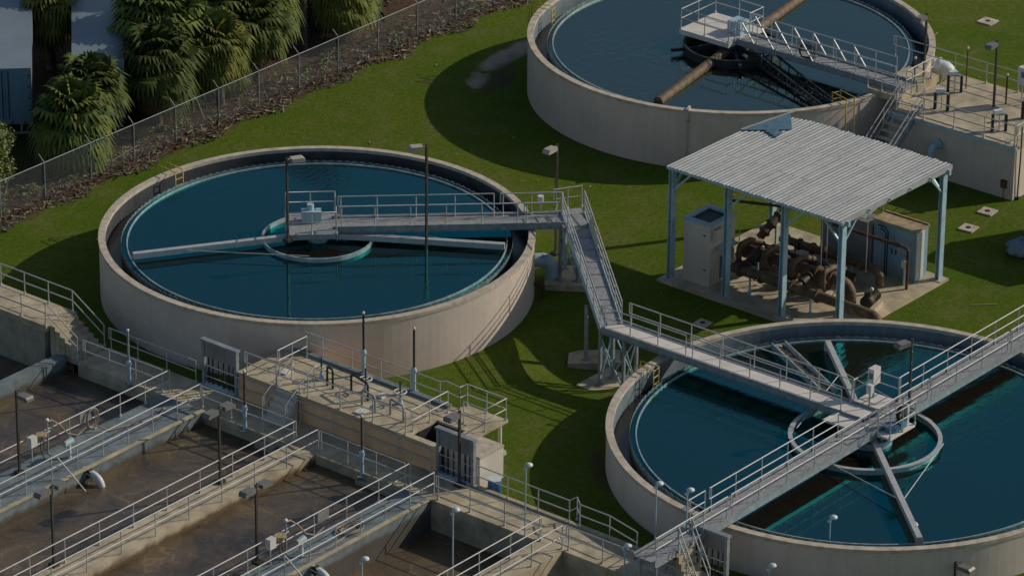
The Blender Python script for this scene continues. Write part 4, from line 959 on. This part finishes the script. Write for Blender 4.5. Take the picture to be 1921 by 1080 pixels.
dA = Vector((0.45,-0.893,0)); w0 = Vector((29.92,29.36,2.4))+dA*10.1
MB().tube([tuple(w0), tuple(w0+dA*0.4)]+arc(w0+dA*0.4-Z_*0.6, Z_, dA, 0.6, 0, pi/2)[1:]+[tuple(w0+dA*1.0-Z_*2.6)], 0.38, 18).build('pipe', 'pipe_white', op)
for p, d_ in ((w0+dA*0.45, dA), (w0+dA*1.0-Z_*0.75, Z_)): MB().tube([tuple(p-d_*0.05), tuple(p+d_*0.05)], 0.44, 18).build('flange', 'pipe_white', op)
bp_ = thing('outlet_pipe', 'pale blue elbow pipe leaving the middle tank below the ramp', 'pipe', (6.4,21.4,0), 'elbow pipes leaving the tanks')
dQ = Vector((0.69,-0.724,0)); w0 = Vector((-1.2,29.52,1.15))+dQ*9.8
MB().tube([tuple(w0), tuple(w0+dQ*0.45)]+arc(w0+dQ*0.45-Z_*0.45, Z_, dQ, 0.45, 0, pi/2)[1:]+[tuple(w0+dQ*0.9-Z_*1.5)], 0.32, 16).build('pipe', 'pipe_blue', bp_)
for p, d_ in ((w0+dQ*0.5, dQ), (w0+dQ*0.9-Z_*0.6, Z_)): MB().tube([tuple(p-d_*0.04), tuple(p+d_*0.04)], 0.33, 16).build('flange', 'pipe_blue', bp_)
dR = Vector((0.56,-0.83,0)); w0 = Vector((-1.2,29.52,0.75))+dR*9.8
rp = MB().tube([tuple(w0), tuple(w0+dR*0.35)]+arc(w0+dR*0.35-Z_*0.15, Z_, dR, 0.15, 0, pi/2)[1:]+[tuple(w0+dR*0.5-Z_*0.75)], 0.09, 10)
tag(rp.build('drain_pipe', 'rusty', None, tuple(w0-Z_*0.75)), 'small rusty elbow pipe low on the middle tank wall', 'pipe')
fp = MB().tube([(27.55,15.2,1.75),(27.3,15.2,1.75)]+arc((27.3,15.2,1.5),-X_,Z_,0.25,pi/2,0)[1:]+[(27.05,15.2,-0.1)], 0.15, 14)
fp.tube([(27.6,15.2,1.75),(27.55,15.2,1.75)], 0.27, 14)
tag(fp.build('drop_pipe', 'pipe_blue', None, (27.05,15.2,0)), 'blue elbow pipe coming down the shaded front of the flat-topped box', 'pipe')
cdt = MB().tube([(28.0,10.72,3.75),(28.0,10.72,2.0),(28.0,10.78,0.1)], 0.04, 6); cdt.tube([(28.0,10.78,0.0),(28.0,10.78,0.12)], 0.12, 8)
tag(cdt.build('conduit', 'iron_dark', None, (28,10.75,0)), 'thin dark conduit running down the lit corner of the flat-topped box', 'conduit')
mb_ = MB().box(27.58,27.69,11.2,11.5,0.55,0.95); mb_.tube([(27.63,11.35,0),(27.63,11.35,0.56)], 0.02, 6)
tag(mb_.build('meter_box', 'rusty', None, (27.63,11.35,0)), 'small rusty meter box low on the flat-topped box near its lit corner', 'box')
wp = MB()
phi = atan2(-7.72, -6.64)
px_, py_ = 29.92+10.26*cos(radians(205)), 29.36+10.26*sin(radians(205))
wp.tube([(px_,py_,0),(px_,py_,3.12)], 0.035, 6)
for z in (0.8,2.5): wp.obox((px_,py_,z),0.2,0.2,0.05,radians(205))
wp.obox((px_+0.15,py_+0.06,3.12),0.5,0.12,0.1,radians(205))
tag(wp.build('wall_conduit', 'rim_concrete', None, (px_,py_,0)), 'thin upright conduit with brackets on the back tank\'s shaded wall', 'conduit')
# ------------------------------------------------------------------ yellow ladders over the tank rims
def ladder(label, key, ang, out=0.45):
    c, R, zr = TANKS[key]; a = radians(ang); d_ = Vector((cos(a), sin(a), 0)); s_ = Vector((-d_.y, d_.x, 0))
    p = Vector((c[0], c[1], 0))+d_*(R-0.13)
    t = thing('access_ladder', label, 'ladder', tuple(p+Vector((0,0,zr))), 'yellow ladders over the tank rims')
    for k in (-0.24, 0.24):
        q = [p+s_*k+d_*out+Z_*(zr-0.1 if out < 0.3 else zr-1.6), p+s_*k+d_*out+Z_*(zr+0.35), p+s_*k-d_*0.75+Z_*(zr+0.30), p+s_*k-d_*0.75+Z_*(zr-0.75)]
        MB().tube([tuple(v) for v in q], 0.035, 6).build('side_rail', 'yellow_paint', t)
    for z in (0.25, -0.08, -0.4, -0.72): MB().tube([tuple(p+s_*0.24-d_*0.75+Z_*(zr+z)), tuple(p-s_*0.24-d_*0.75+Z_*(zr+z))], 0.025, 6).build('rung', 'yellow_paint', t)
ladder('yellow ladder over the far rim of the middle tank, near the fence', 'B', 87)
ladder('yellow ladder at the back tank\'s far left rim, cut by the picture edge', 'A', 112)
ladder('yellow ladder on the back tank close to the stairs', 'A', 250)
ladder('yellow ladder under the pale walkway on the front tank', 'C', 99, 0.15)
# ------------------------------------------------------------------ aerator stations on the basin walkways
def station(dx, yf, yn, zd, lab, coil_flat):
    G = 'instruments clamped to the walkway rails'
    x = -22.5+dx
    t = thing('instrument_box', 'white instrument box clamped to the far rail of the '+lab, 'instrument', (x,yf,zd), G)
    MB().box(x-0.18,x+0.18,yf-0.32,yf-0.06,zd+0.75,zd+1.2).build('box', 'box_white', t); MB().tube([(x,yf-0.15,zd),(x,yf-0.15,zd+0.75)], 0.03, 6).build('post', 'galvanised', t)
    x = -21.95+dx
    t = thing('sampler', 'tan capped sampler with hanging cables on the '+lab, 'instrument', (x,yf-0.2,zd), 'samplers on the walkways')
    MB().tube([(x,yf-0.2,zd+0.8),(x,yf-0.2,zd+0.86),(x,yf-0.2,zd+1.05),(x,yf-0.2,zd+1.12)], [0.10,0.12,0.24,0.24], 12).build('cap', 'float_tan', t)
    for k in (-0.06, 0.05): MB().tube([(x+k,yf-0.2,zd+0.8),(x+k*2,yf-0.24,zd+0.4),(x+k*3+0.1,yf-0.45,zd+0.03)], 0.02, 5).build('cable', 'cable', t)
    x = -21.5+dx
    t = thing('water_standpipe', 'standpipe with a drooping tan hose on the '+lab, 'pipe', (x,yf-0.1,zd), 'standpipes on the walkways')
    q = MB().tube([(x,yf-0.1,zd),(x,yf-0.1,zd+1.55)], 0.04, 8); q.tube([(x-0.15,yf-0.1,zd+1.0),(x+0.15,yf-0.1,zd+1.0)], 0.05, 8); q.build('pipe', 'galvanised_dull', t)
    MB().blob((x,yf-0.1,zd+1.58),0.10,0.08,0.07,1,0).build('tap', 'box_white', t)
    hp = [(x,yf-0.12,zd+1.5),(x+0.25,yf-0.12,zd+1.48),(x+0.7,yf-0.15,zd+1.1),(x+1.1,yf-0.2,zd+0.55),(x+1.6,yf-0.3,zd+0.32),(x+2.1,yf-0.3,zd+0.5)]
    MB().tube(hp, 0.035, 7).build('hose', 'hose', t)
    x = -19.15+dx
    sp_ = MB().box(x-0.34,x+0.34,yf-0.05,yf-0.035,zd+0.62,zd+1.05)
    tag(sp_.build('sign_plate', 'sheet_grey', None, (x,yf,zd+0.8)), 'blank grey plate hung on the far rail of the '+lab, 'plate', 'blank plates on the rails')
    hc = MB()
    if coil_flat:
        for k in range(4):
            r_ = 0.30+0.05*k; hc.tube([(-18.2+dx+r_*1.5*cos(2*pi*i/20), (yf+yn)/2+r_*sin(2*pi*i/20), zd+0.04+0.04*(k%2)+0.02*sin(i)) for i in range(20)], 0.026, 6, True)
        hc.tube([(-18.6+dx,yn+0.4,zd+0.04),(-19.4+dx,yn+0.3,zd+0.04),(-20.5+dx,yn+0.25,zd+0.04),(-21.2+dx,yn+0.5,zd+0.04)], 0.033, 6)
    else:
        for k in range(3):
            r_ = 0.28+0.03*k; hc.tube([(-18.9+dx+r_*sin(2*pi*i/18)+0.03*k, yf-0.12-0.03*k, zd+0.68+1.35*r_*cos(2*pi*i/18)) for i in range(18)], 0.026, 6, True)
        hc.tube([(-18.7+dx,yf-0.2,zd+0.3),(-18.4+dx,yf-0.6,zd+0.04),(-17.2+dx,yf-1.0,zd+0.04),(-16.0+dx,yf-1.3,zd+0.04),(-15.2+dx,yf-0.9,zd+0.04)], 0.033, 6)
    tag(hc.build('hose_coil', 'hose', None, (-18.6+dx,yf-0.3,zd)), ('tan hose coiled flat on the ' if coil_flat else 'tan hose coiled upright on the far rail of the ')+lab, 'hose')
    t = thing('gear_motor', 'small grey motor with a tan knob on the '+lab, 'motor', (-21.2+dx,(yf+yn)/2,zd), 'gear motors on the walkways')
    MB().tube([(-21.5+dx,(yf+yn)/2,zd+0.7),(-21.0+dx,(yf+yn)/2,zd+0.75)], [0.13,0.16], 12).build('motor', 'pipe_blue', t)
    MB().tube([(-21.2+dx,(yf+yn)/2,zd),(-21.2+dx,(yf+yn)/2,zd+0.65)], 0.09, 10).build('pedestal', 'pipe_white', t)
    MB().blob((-21.55+dx,(yf+yn)/2-0.1,zd+0.85),0.09,0.09,0.09,1,0).build('knob', 'float_tan', t)
    t = thing('discharge_pipe', 'pale curved pipe dipping into the brown basin below the '+lab, 'pipe', (-21.6+dx,yn-0.5,-0.8), 'curved pipes dipping into the basins')
    MB().tube([(-21.4+dx,yn+0.05,0.15),(-21.4+dx,yn-0.5,0.1)]+arc((-21.4+dx,yn-0.5,-0.4),Z_,-Y_,0.5,0,pi/2)[1:]+[(-21.4+dx,yn-1.0,-1.1)], 0.16, 12).build('pipe', 'pipe_white', t)
    for k in (-0.3, 0.3): MB().tube([(-21.4+dx,yn-0.3,0.35),(-21.4+dx+k,yn-0.4,-0.9)], 0.03, 6).build('strut', 'galvanised_dull', t)
    MB().tube([(-21.55+dx,yn-0.35,0.12),(-21.3+dx,yn-0.35,0.12)], 0.19, 12).build('valve', 'bronze', t)
    t = thing('float_switch', 'tan float ball on a long thin rod below the '+lab, 'float', (-22.3+dx,yn,zd), 'float balls in the basins')
    MB().tube([(-22.85+dx,yn+0.1,zd+0.95),(-22.0+dx,yn-0.95,-0.62)], 0.03, 6).build('rod', 'galvanised', t)
    MB().blob((-21.95+dx,yn-1.0,-0.7),0.20,0.20,0.20,3,0.06,12,8).build('ball', 'float_tan', t)
station(0.0, 26.85, 24.75, 0.3, 'grey-blue walkway', False)
station(-0.3, 13.15, 11.85, 0.3, 'walkway with the flat hose coil', True)
for x, y, lab, m in ((-22.3,28.6,'tan float ball in the far basin behind the dark lamp','float_tan'),(-22.4,15.6,'pale float ball in the basin beside the double-headed lamp','pipe_white')):
    tag(MB().blob((x,y,-0.66),0.25,0.25,0.24,5,0.05,12,8).build('float_ball', m, None, (x,y,-0.8)), lab, 'float', 'loose float balls')
# centre of the front tank: small boxes and cable reel
t = thing('instrument_stand', 'white control box on a post at the front tank\'s centre platform', 'instrument', (1.9,1.35,2.2))
bx = MB().box(1.95,2.45,0.95,1.25,2.85,3.6).build('box', 'box_white', t); MB().box(1.92,1.948,1.0,1.18,3.15,3.4).build('window', 'valve_blue', bx)
MB().tube([(2.2,1.1,2.2),(2.2,1.1,2.85)], 0.05, 8).build('post', 'galvanised_dull', t)
t = thing('instrument_stand', 'small grey control box where the two walkways of the front tank meet', 'instrument', (1.2,0.9,2.2))
MB().box(1.12,1.32,0.5,0.75,2.9,3.3).build('box', 'box_white', t); MB().tube([(1.22,0.62,2.2),(1.22,0.62,2.9)], 0.035, 6).build('post', 'galvanised_dull', t)
t = thing('cable_reel', 'brown coil of cable on a reel beside the front tank\'s centre platform', 'cable', (0.9,-1.5,2.2))
for k in range(4): MB().tube([(0.75+0.25*cos(2*pi*i/14), -1.4+0.05*k, 2.75+(0.36-0.02*k)*sin(2*pi*i/14)) for i in range(14)], 0.03, 6, True).build('loop', 'cable', t)
MB().box(0.95,1.1,-1.5,-1.35,2.2,3.1).build('stand', 'galvanised', t)
t = thing('drive_unit', 'dark blue drive unit with a round hub under the crossing of the two walkways', 'motor', (0.1,-1.35,2.2))
MB().tube([(0.1,-1.3,2.2),(0.1,-1.3,2.45)], 0.34, 16).build('hub', 'valve_blue', t); MB().box(0.35,0.8,-1.6,-1.25,2.21,2.5).build('motor', 'valve_blue', t)
lb = MB().tube([(8.9,23.0,3.12),(8.9,23.0,3.4)], 0.05, 6)
t = thing('instrument_stand', 'small white sensor head on the landing at the top of the ramp', 'instrument', (6.2,22.2,3.1))
MB().tube([(6.6,22.8,3.1),(6.6,22.8,3.55)], 0.03, 6).build('post', 'galvanised', t); MB().tube([(6.6,22.8,3.5),(6.6,22.8,3.62),(6.6,22.8,3.9)], [0.06,0.16,0.15], 12).build('head', 'box_white', t)
# ------------------------------------------------------------------ lawn furniture
CG = 'concrete valve pads in the lawn'
for x, y, a, lab, s in ((46.4,24.8,0.0,'concrete valve pad in the sunny lawn beyond the back tank',0.85),(25.8,11.0,0.1,'concrete valve pad in the shade in front of the flat-topped box',0.75),(23.6,10.6,0.1,'concrete valve pad on the shade line near the shelter\'s back post',0.75),(7.1,13.8,0.0,'concrete valve pad in front of the shelter, near the front tank',0.65),(-3.5,40.6,0.0,'concrete valve pad beside the middle tank wall',0.7)):
    t = thing('valve_pad', lab, 'valve pad', (x,y,0), CG)
    z = dip(x,y); MB().obox((x,y,z+0.03),s,s,0.09,a).build('pad', 'rim_concrete', t); MB().tube([(x,y,z+0.05),(x,y,z+0.09)], 0.13, 12).build('lid', 'iron_dark', t)
for i, (x, y, r_, lab) in enumerate(((2.2,12.6,0.33,'pale rock beside the front tank rim under the pale walkway'),(26.5,15.9,0.25,'pale lump on the grass at the foot of the flat-topped box'))):
    tag(MB().blob((x,y,r_*0.4+dip(x,y)),r_*1.2,r_,r_*0.7,i+4,0.3,9,6).build('rock', 'rock', None, (x,y,0)), lab, 'rock')
rnd = random.Random(12)
nt_ = MB()
for i in range(90):
    x, y = rnd.uniform(-2,50), rnd.uniform(-4,45)
    if any(hypot(x-c[0],y-c[1]) < R+0.4 for c, R, z in TANKS.values()) or (9 < x < 18.6 and 7 < y < 18.6) or (27 < x < 34 and 10 < y < 20): continue
    a = rnd.uniform(0,pi); L = rnd.uniform(0.06,0.16) if i % 9 else rnd.uniform(0.3,0.7)
    nt_.beam((x-L*cos(a),y-L*sin(a),0.04+dip(x,y)),(x+L*cos(a),y+L*sin(a),0.05+dip(x,y)),0.04,0.02)
struct(nt_.build('fallen_leaves', 'litter_pale'), 'stuff')
# hopper trailer at the picture's edge
ht = thing('equipment_hopper', 'grey sloping sided hopper standing on the shaded lawn', 'hopper', (25.2,6.2,0))
hp = [(23.9,7.75,0.5),(26.6,7.75,0.5),(26.6,3.0,0.5),(23.9,3.0,0.5)]; ht_ = [(23.9,7.3,3.1),(26.6,7.3,3.1),(26.6,2.6,3.1),(23.9,2.6,3.1)]
MB().add(hp+ht_, [(3,2,1,0),(4,5,6,7),(0,1,5,4),(1,2,6,5),(2,3,7,6),(3,0,4,7)]).build('body', 'sheet_grey', ht)
for x in (24.1, 26.4):
    for y in (7.4, 3.4): MB().box(x-0.08,x+0.08,y-0.08,y+0.08,0,0.499).build('leg', 'iron_dark', ht)
MB().box(23.85,26.65,7.2,7.34,3.101,3.2).build('top_rim', 'galvanised', ht)
tag(MB().blob((23.0,7.1,0.32),1.0,0.75,0.42,9,0.22,14,8).build('tarpaulin_heap', 'bag_blue', None, (23.0,7.1,0)), 'crumpled pale blue tarpaulin heaped beside the grey hopper', 'tarpaulin')
# ------------------------------------------------------------------ fence
fn = thing('chain_link_fence', 'chain-link fence on steel posts between the lawn and the palms', 'fence', (-8,46.05,0))
xs = [-8.0,-5.0,-2.03,1.1,4.1,7.05,10.15,13.1,16.1,19.1,22.2,25.3,28.4,31.5,34.6,37.7,40.8]
for i, x in enumerate(xs):
    MB().tube([(x,46.05,0),(x,46.05,1.95)], 0.035, 7).build('post', 'galvanised_dull', fn)
    MB().tube([(x,46.05,1.93),(x-0.05,46.35,2.28)], 0.02, 5).build('barb_arm', 'galvanised_dull', fn)
MB().tube([(-8,46.05,1.9),(40.8,46.05,1.9)], 0.024, 6).build('top_rail', 'galvanised_dull', fn)
for x0, x1 in zip(xs[:-1], xs[1:]): MB().add([(x0,46.08,0.03),(x1,46.08,0.03),(x1,46.08,1.9),(x0,46.08,1.9)],[(0,1,2,3)]).build('chain_link', 'chain_link', fn)
# ------------------------------------------------------------------ trailers beyond the palms
def trailer(label, x, y, L, m_top, ang=radians(44.2)):
    """x, y: the corner nearest the fence at the rear, L long"""
    t = thing('box_trailer', label, 'trailer', (x,y,0), 'box trailers parked beyond the palms')
    d_ = Vector((cos(ang), sin(ang), 0)); s_ = Vector((-sin(ang), cos(ang), 0)); O_ = Vector((x,y,0))
    P_ = lambda a, b, z: tuple(O_+d_*a+s_*b+Z_*z)
    def bx(a0,a1,b0,b1,z0,z1): 
        return MB().add([P_(a0,b0,z0),P_(a1,b0,z0),P_(a1,b1,z0),P_(a0,b1,z0),P_(a0,b0,z1),P_(a1,b0,z1),P_(a1,b1,z1),P_(a0,b1,z1)],[(3,2,1,0),(4,5,6,7),(0,1,5,4),(1,2,6,5),(2,3,7,6),(3,0,4,7)])
    bx(0,L,0,2.55,1.2,3.9).build('box', m_top, t)
    for b0, b1 in ((0.06,1.26),(1.29,2.49)):
        dr = bx(-0.03,-0.002,b0,b1,1.3,3.82).build('door', 'trailer_blue', t)
        hi = b0 if b0 < 1 else b1
        for z in (1.7,2.3,2.9,3.5): bx(-0.05,-0.031,hi-0.12 if hi > 1.5 else hi,hi if hi > 1.5 else hi+0.12,z,z+0.06).build('hinge', 'iron_dark', dr)
        bx(-0.07,-0.031,1.1 if b0 < 1 else 1.4,1.14 if b0 < 1 else 1.44,1.3,3.8).build('lock_rod', 'iron_dark', dr)
    bx(-0.05,0.02,0.0,2.55,1.0,1.199).build('bumper_beam', 'trailer_blue', t)
    bx(0.0,0.12,0.1,2.45,0.45,0.55).build('underride_bar', 'trailer_white', t)
    for b in (0.3,0.9,1.6,2.2): bx(-0.08,-0.051,b,b+0.14,1.05,1.15).build('tail_light', 'lamp_red', t)
    for b in (0.5, 1.95): bx(0.0,0.1,b,b+0.1,0.551,0.999).build('underride_post', 'galvanised_dull', t)
    for a in (1.6, 2.9):
        for b in (0.15, 1.85): MB().tube([P_(a,b,0.5),P_(a,b+0.55,0.5)], 0.5, 18).build('wheel', 'black_rubber', t)
    return t
trailer('white box trailer standing nearest the leafy bush', 2.6, 51.4, 13, 'trailer_white')
trailer('white box trailer half hidden behind the biggest palms', 6.15, 48.55, 13.5, 'trailer_white')
trailer('pale blue box trailer in the dark behind the bare trunk', 23.5, 52.6, 12, 'trailer_blue')
# ------------------------------------------------------------------ palms and bushes
def fan_leaf(b, o, az, el, petiole, fan, rnd, droop):
    d_ = Vector((cos(az)*cos(el), sin(az)*cos(el), sin(el))); side = Vector((-sin(az), cos(az), 0)); upv = side.cross(d_)*-1
    if upv.z < 0: upv = -upv
    tip = Vector(o)+d_*petiole-Z_*droop*petiole*0.3
    w = side*0.018
    b.add([Vector(o)-w, Vector(o)+w, tip+w, tip-w], [(0,1,2,3)])
    nb = 17; roll = rnd.uniform(-0.35,0.35); side2 = side*cos(roll)+upv*sin(roll); 
    d2 = (d_-Z_*0.35*droop).normalized()
    for k in range(nb):
        a = (k/(nb-1)-0.5)*2*radians(118); L = fan*(0.62+0.38*cos(a*0.62))*rnd.uniform(0.85,1.08)
        bd = (d2*cos(a)+side2*sin(a)).normalized(); cr = bd.cross(upv).normalized()
        wd = fan*0.072
        m_ = tip+bd*L*0.55+upv*0.04*fan-Z_*droop*L*0.10; e_ = tip+bd*L*0.9-Z_*droop*L*(0.42+0.2*abs(sin(a))); 
        b.add([tip, m_-cr*wd, m_+cr*wd, e_-Z_*droop*0.10*L], [(0,1,2),(2,1,3)])
def palm(label, x, y, h, R, seed, cat='palm', leafmat='palm_leaf', n=62, dead=8):
    rnd = random.Random(seed); t = thing('palm_tree', label, cat, (x,y,0), 'fan palms along the fence')
    lean = rnd.uniform(-0.12,0.12); top = Vector((x+lean, y+rnd.uniform(-0.1,0.1), h))
    pts = [lerp((x,y,-0.1), tuple(top), i/6) for i in range(7)]
    q = MB().tube(pts, [0.23,0.20,0.19,0.19,0.20,0.22,0.18], 10)
    for i in range(46):                          # old leaf boots
        f = rnd.uniform(0.25,0.98); a = rnd.uniform(0,2*pi); p = Vector(lerp((x,y,0), tuple(top), f))
        dv = Vector((cos(a), sin(a), 0)); q.beam(p+dv*0.15, p+dv*0.30+Z_*0.22, 0.09, 0.03)
    q.build('trunk', 'trunk', t)
    c_ = MB()
    for i in range(n):
        f = (i+0.5)/n; el = radians(82)-radians(116)*f**0.9+rnd.uniform(-0.12,0.12); az = i*2.39996+rnd.uniform(-0.3,0.3)
        fan_leaf(c_, top+Z_*0.15*(1-f), az, el, R*0.58*rnd.uniform(0.6,1.15), R*0.62*rnd.uniform(0.85,1.1), rnd, 0.45+0.6*f)
    c_.build('crown', leafmat, t)
    if dead:
        c_ = MB()
        for i in range(dead): fan_leaf(c_, top-Z_*0.25, rnd.uniform(0,2*pi), radians(rnd.uniform(-75,-45)), R*0.45, R*0.45, rnd, 1.3)
        c_.build('dry_fronds', 'dry_frond', t)
    return t
p1 = palm('fan palm with drooping fronds nearest the leafy bush, beside the dead stump', 2.0, 47.9, 2.5, 2.2, 1, n=84)
p2 = palm('broadest fan palm, in front of the half-hidden white trailer', 8.2, 48.3, 3.5, 2.35, 2, leafmat='palm_leaf', n=72)
p3 = palm('yellower fan palm next to the broadest one', 12.1, 47.7, 3.3, 1.8, 3, leafmat='palm_leaf_yellow')
p4 = palm('dark fan palm beside the bare tall trunk', 15.2, 48.2, 3.5, 2.0, 4)
p5 = palm('fan palm whose crown meets the picture\'s upper edge past the bare trunk', 22.5, 48.7, 2.7, 1.9, 5, leafmat='palm_leaf_yellow')
def dup_palm(src, label, x, y, s, rot):
    c = copy_tree(src, (x,y,0), label); c.scale = (s*0.97,s*0.97,s); c.rotation_euler = (0,0,rot); return c
dup_palm(p2, 'smaller fan palm between the two white trailers', 4.2, 48.9, 0.9, 1.9)
dup_palm(p1, 'fan palm behind the broadest one, high in the picture', 11.2, 50.4, 1.45, 2.6)
dup_palm(p4, 'fan palm behind the yellower one', 14.3, 50.4, 1.2, 0.9)
dup_palm(p3, 'fan palm with a bare trunk showing between the white trailers', 10.0, 57.4, 1.15, 4.0)
palm('tall fan palm with a long bare trunk whose crown is out of the picture', 20.1, 49.3, 9.5, 1.9, 9)
dup_palm(p3, 'low fan palm tucked behind the broadest one', 10.3, 48.9, 0.9, 5.1)
dup_palm(p4, 'fan palm at the upper picture edge beside the bare trunk', 17.4, 49.8, 1.15, 2.2)
dup_palm(p1, 'fan palm beyond the picture\'s upper edge near the pale blue trailer', 25.0, 50.8, 1.1, 3.7)
dup_palm(p2, 'fan palm at the very top edge between the second white trailer and the broadest palm', 10.6, 51.0, 1.2, 4.4)
dup_palm(p1, 'small fan palm close to the fence under the yellower one', 13.9, 48.6, 0.7, 5.6)
stp_ = thing('palm_stump', 'dead brown palm stump with hanging dry leaves', 'stump', (0.95,49.0,0))
MB().tube([(0.95,49.0,0),(0.97,49.0,0.8),(1.0,49.02,1.6),(1.0,49.05,2.3)], [0.24,0.2,0.2,0.14], 10).build('trunk', 'rusty', stp_)
c_ = MB(); rnd = random.Random(5)
for i in range(26):
    a = rnd.uniform(0,2*pi); z = rnd.uniform(1.5,2.4); dv = Vector((cos(a), sin(a), 0)); L = rnd.uniform(0.4,0.9); sd_ = Vector((-sin(a), cos(a), 0))*0.05
    o = Vector((1.0,49.04,z)); m_ = o+dv*0.25; e_ = m_+dv*0.08-Z_*L
    c_.add([o-sd_, o+sd_, m_+sd_*1.5, m_-sd_*1.5, e_], [(0,1,2,3),(3,2,4)])
c_.build('dry_fronds', 'dry_frond', stp_)
def leaf_cloud(b, c, r, n, size, rnd, clump=10):
    cl_ = []
    for i in range(clump):
        v = Vector((rnd.gauss(0,1), rnd.gauss(0,1), rnd.gauss(0,1))).normalized()*rnd.uniform(0.25,0.75); cl_.append(Vector((c[0]+v.x*r[0], c[1]+v.y*r[1], c[2]+v.z*r[2])))
    for i in range(n):
        q = rnd.choice(cl_); v = Vector((rnd.gauss(0,1), rnd.gauss(0,1), rnd.gauss(0,1))).normalized()*rnd.uniform(0.6,1.0)*0.42
        p = q+Vector((v.x*r[0], v.y*r[1], v.z*r[2])); a = Vector((rnd.gauss(0,1), rnd.gauss(0,1), rnd.gauss(0,0.6))).normalized(); e = a.orthogonal().normalized()
        s_ = size*rnd.uniform(0.6,1.3)
        b.add([p-a*s_, p-e*s_*0.45, p+a*s_, p+e*s_*0.45], [(0,1,2,3)])
bs = thing('leafy_bush', 'yellow-green leafy bush at the picture\'s edge by the fence', 'bush', (-3.3,47.8,0))
rnd = random.Random(21); b = MB(); leaf_cloud(b, (-3.2,48.0,2.0), (1.9,1.4,1.7), 5200, 0.085, rnd, 16); leaf_cloud(b, (-2.5,50.3,3.3), (1.3,1.2,1.7), 2600, 0.085, rnd, 9); b.build('foliage', 'bush_leaf', bs)
b = MB()
for i in range(5): b.tube([(-3.2+0.1*i,48.0,0),(-3.5+0.4*i,47.8+0.5*(i%3),1.6)], [0.06,0.03], 6)
b.build('stem', 'trunk', bs)
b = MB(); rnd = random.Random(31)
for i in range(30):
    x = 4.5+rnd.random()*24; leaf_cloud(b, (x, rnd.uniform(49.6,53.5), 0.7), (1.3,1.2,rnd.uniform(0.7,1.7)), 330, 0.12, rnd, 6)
struct(b.build('shade_filler_leaves', 'shade_leaf'), 'stuff')  # near-black leaves added to darken the shaded ground behind the palms
lt = MB(); lp = MB(); rnd = random.Random(41)
for i in range(5200):
    x = rnd.uniform(-7,40); y = 45.1+abs(rnd.gauss(0,1.3))+0.35*sin(x*1.3)
    if y > 50: continue
    a = rnd.gauss(0.1,0.9); L = rnd.uniform(0.06,0.24)*(1.4 if rnd.random() < .2 else 1); z = 0.03+abs(rnd.gauss(0,0.09))*(1.6 if y > 45.6 else 0.4)
    p = Vector((x,y,z)); d_ = Vector((cos(a), sin(a), rnd.gauss(0,0.25)))*L; s_ = Vector((-sin(a), cos(a), rnd.gauss(0,0.4)))*rnd.uniform(0.015,0.045)
    (lp if rnd.random() < 0.22 else lt).add([p-d_-s_, p-d_+s_, p+d_+s_*0.4, p+d_-s_*0.4], [(0,1,2,3)])
wd_ = MB(); rnd = random.Random(77)
for i in range(60):
    x = rnd.uniform(-6,40); leaf_cloud(wd_, (x, rnd.uniform(46.2,47.8), 0.15), (rnd.uniform(0.3,0.9),0.35,rnd.uniform(0.15,0.45)), 70, 0.07, rnd, 3)
struct(wd_.build('weeds', 'bush_leaf'), 'stuff')
struct(lt.build('leaf_litter', 'litter'), 'stuff'); struct(lp.build('leaf_litter', 'litter_pale'), 'stuff')
for x0, y0, x1, y1, z, lab in ((3.2,46.7,4.9,46.5,0.3,'pale curved stick leaning in the litter near the fence'),(9.0,46.9,9.4,46.3,1.4,'thin dry stick caught upright by the fence')):
    q = MB().tube([(x0,y0,0.1 if z < 1 else z+0.5),((x0+x1)/2,(y0+y1)/2,z),(x1,y1,z+0.15 if z < 1 else 0.4)], 0.03, 6)
    tag(q.build('dry_stick', 'litter_pale', None, (x0,y0,0.1)), lab, 'stick')
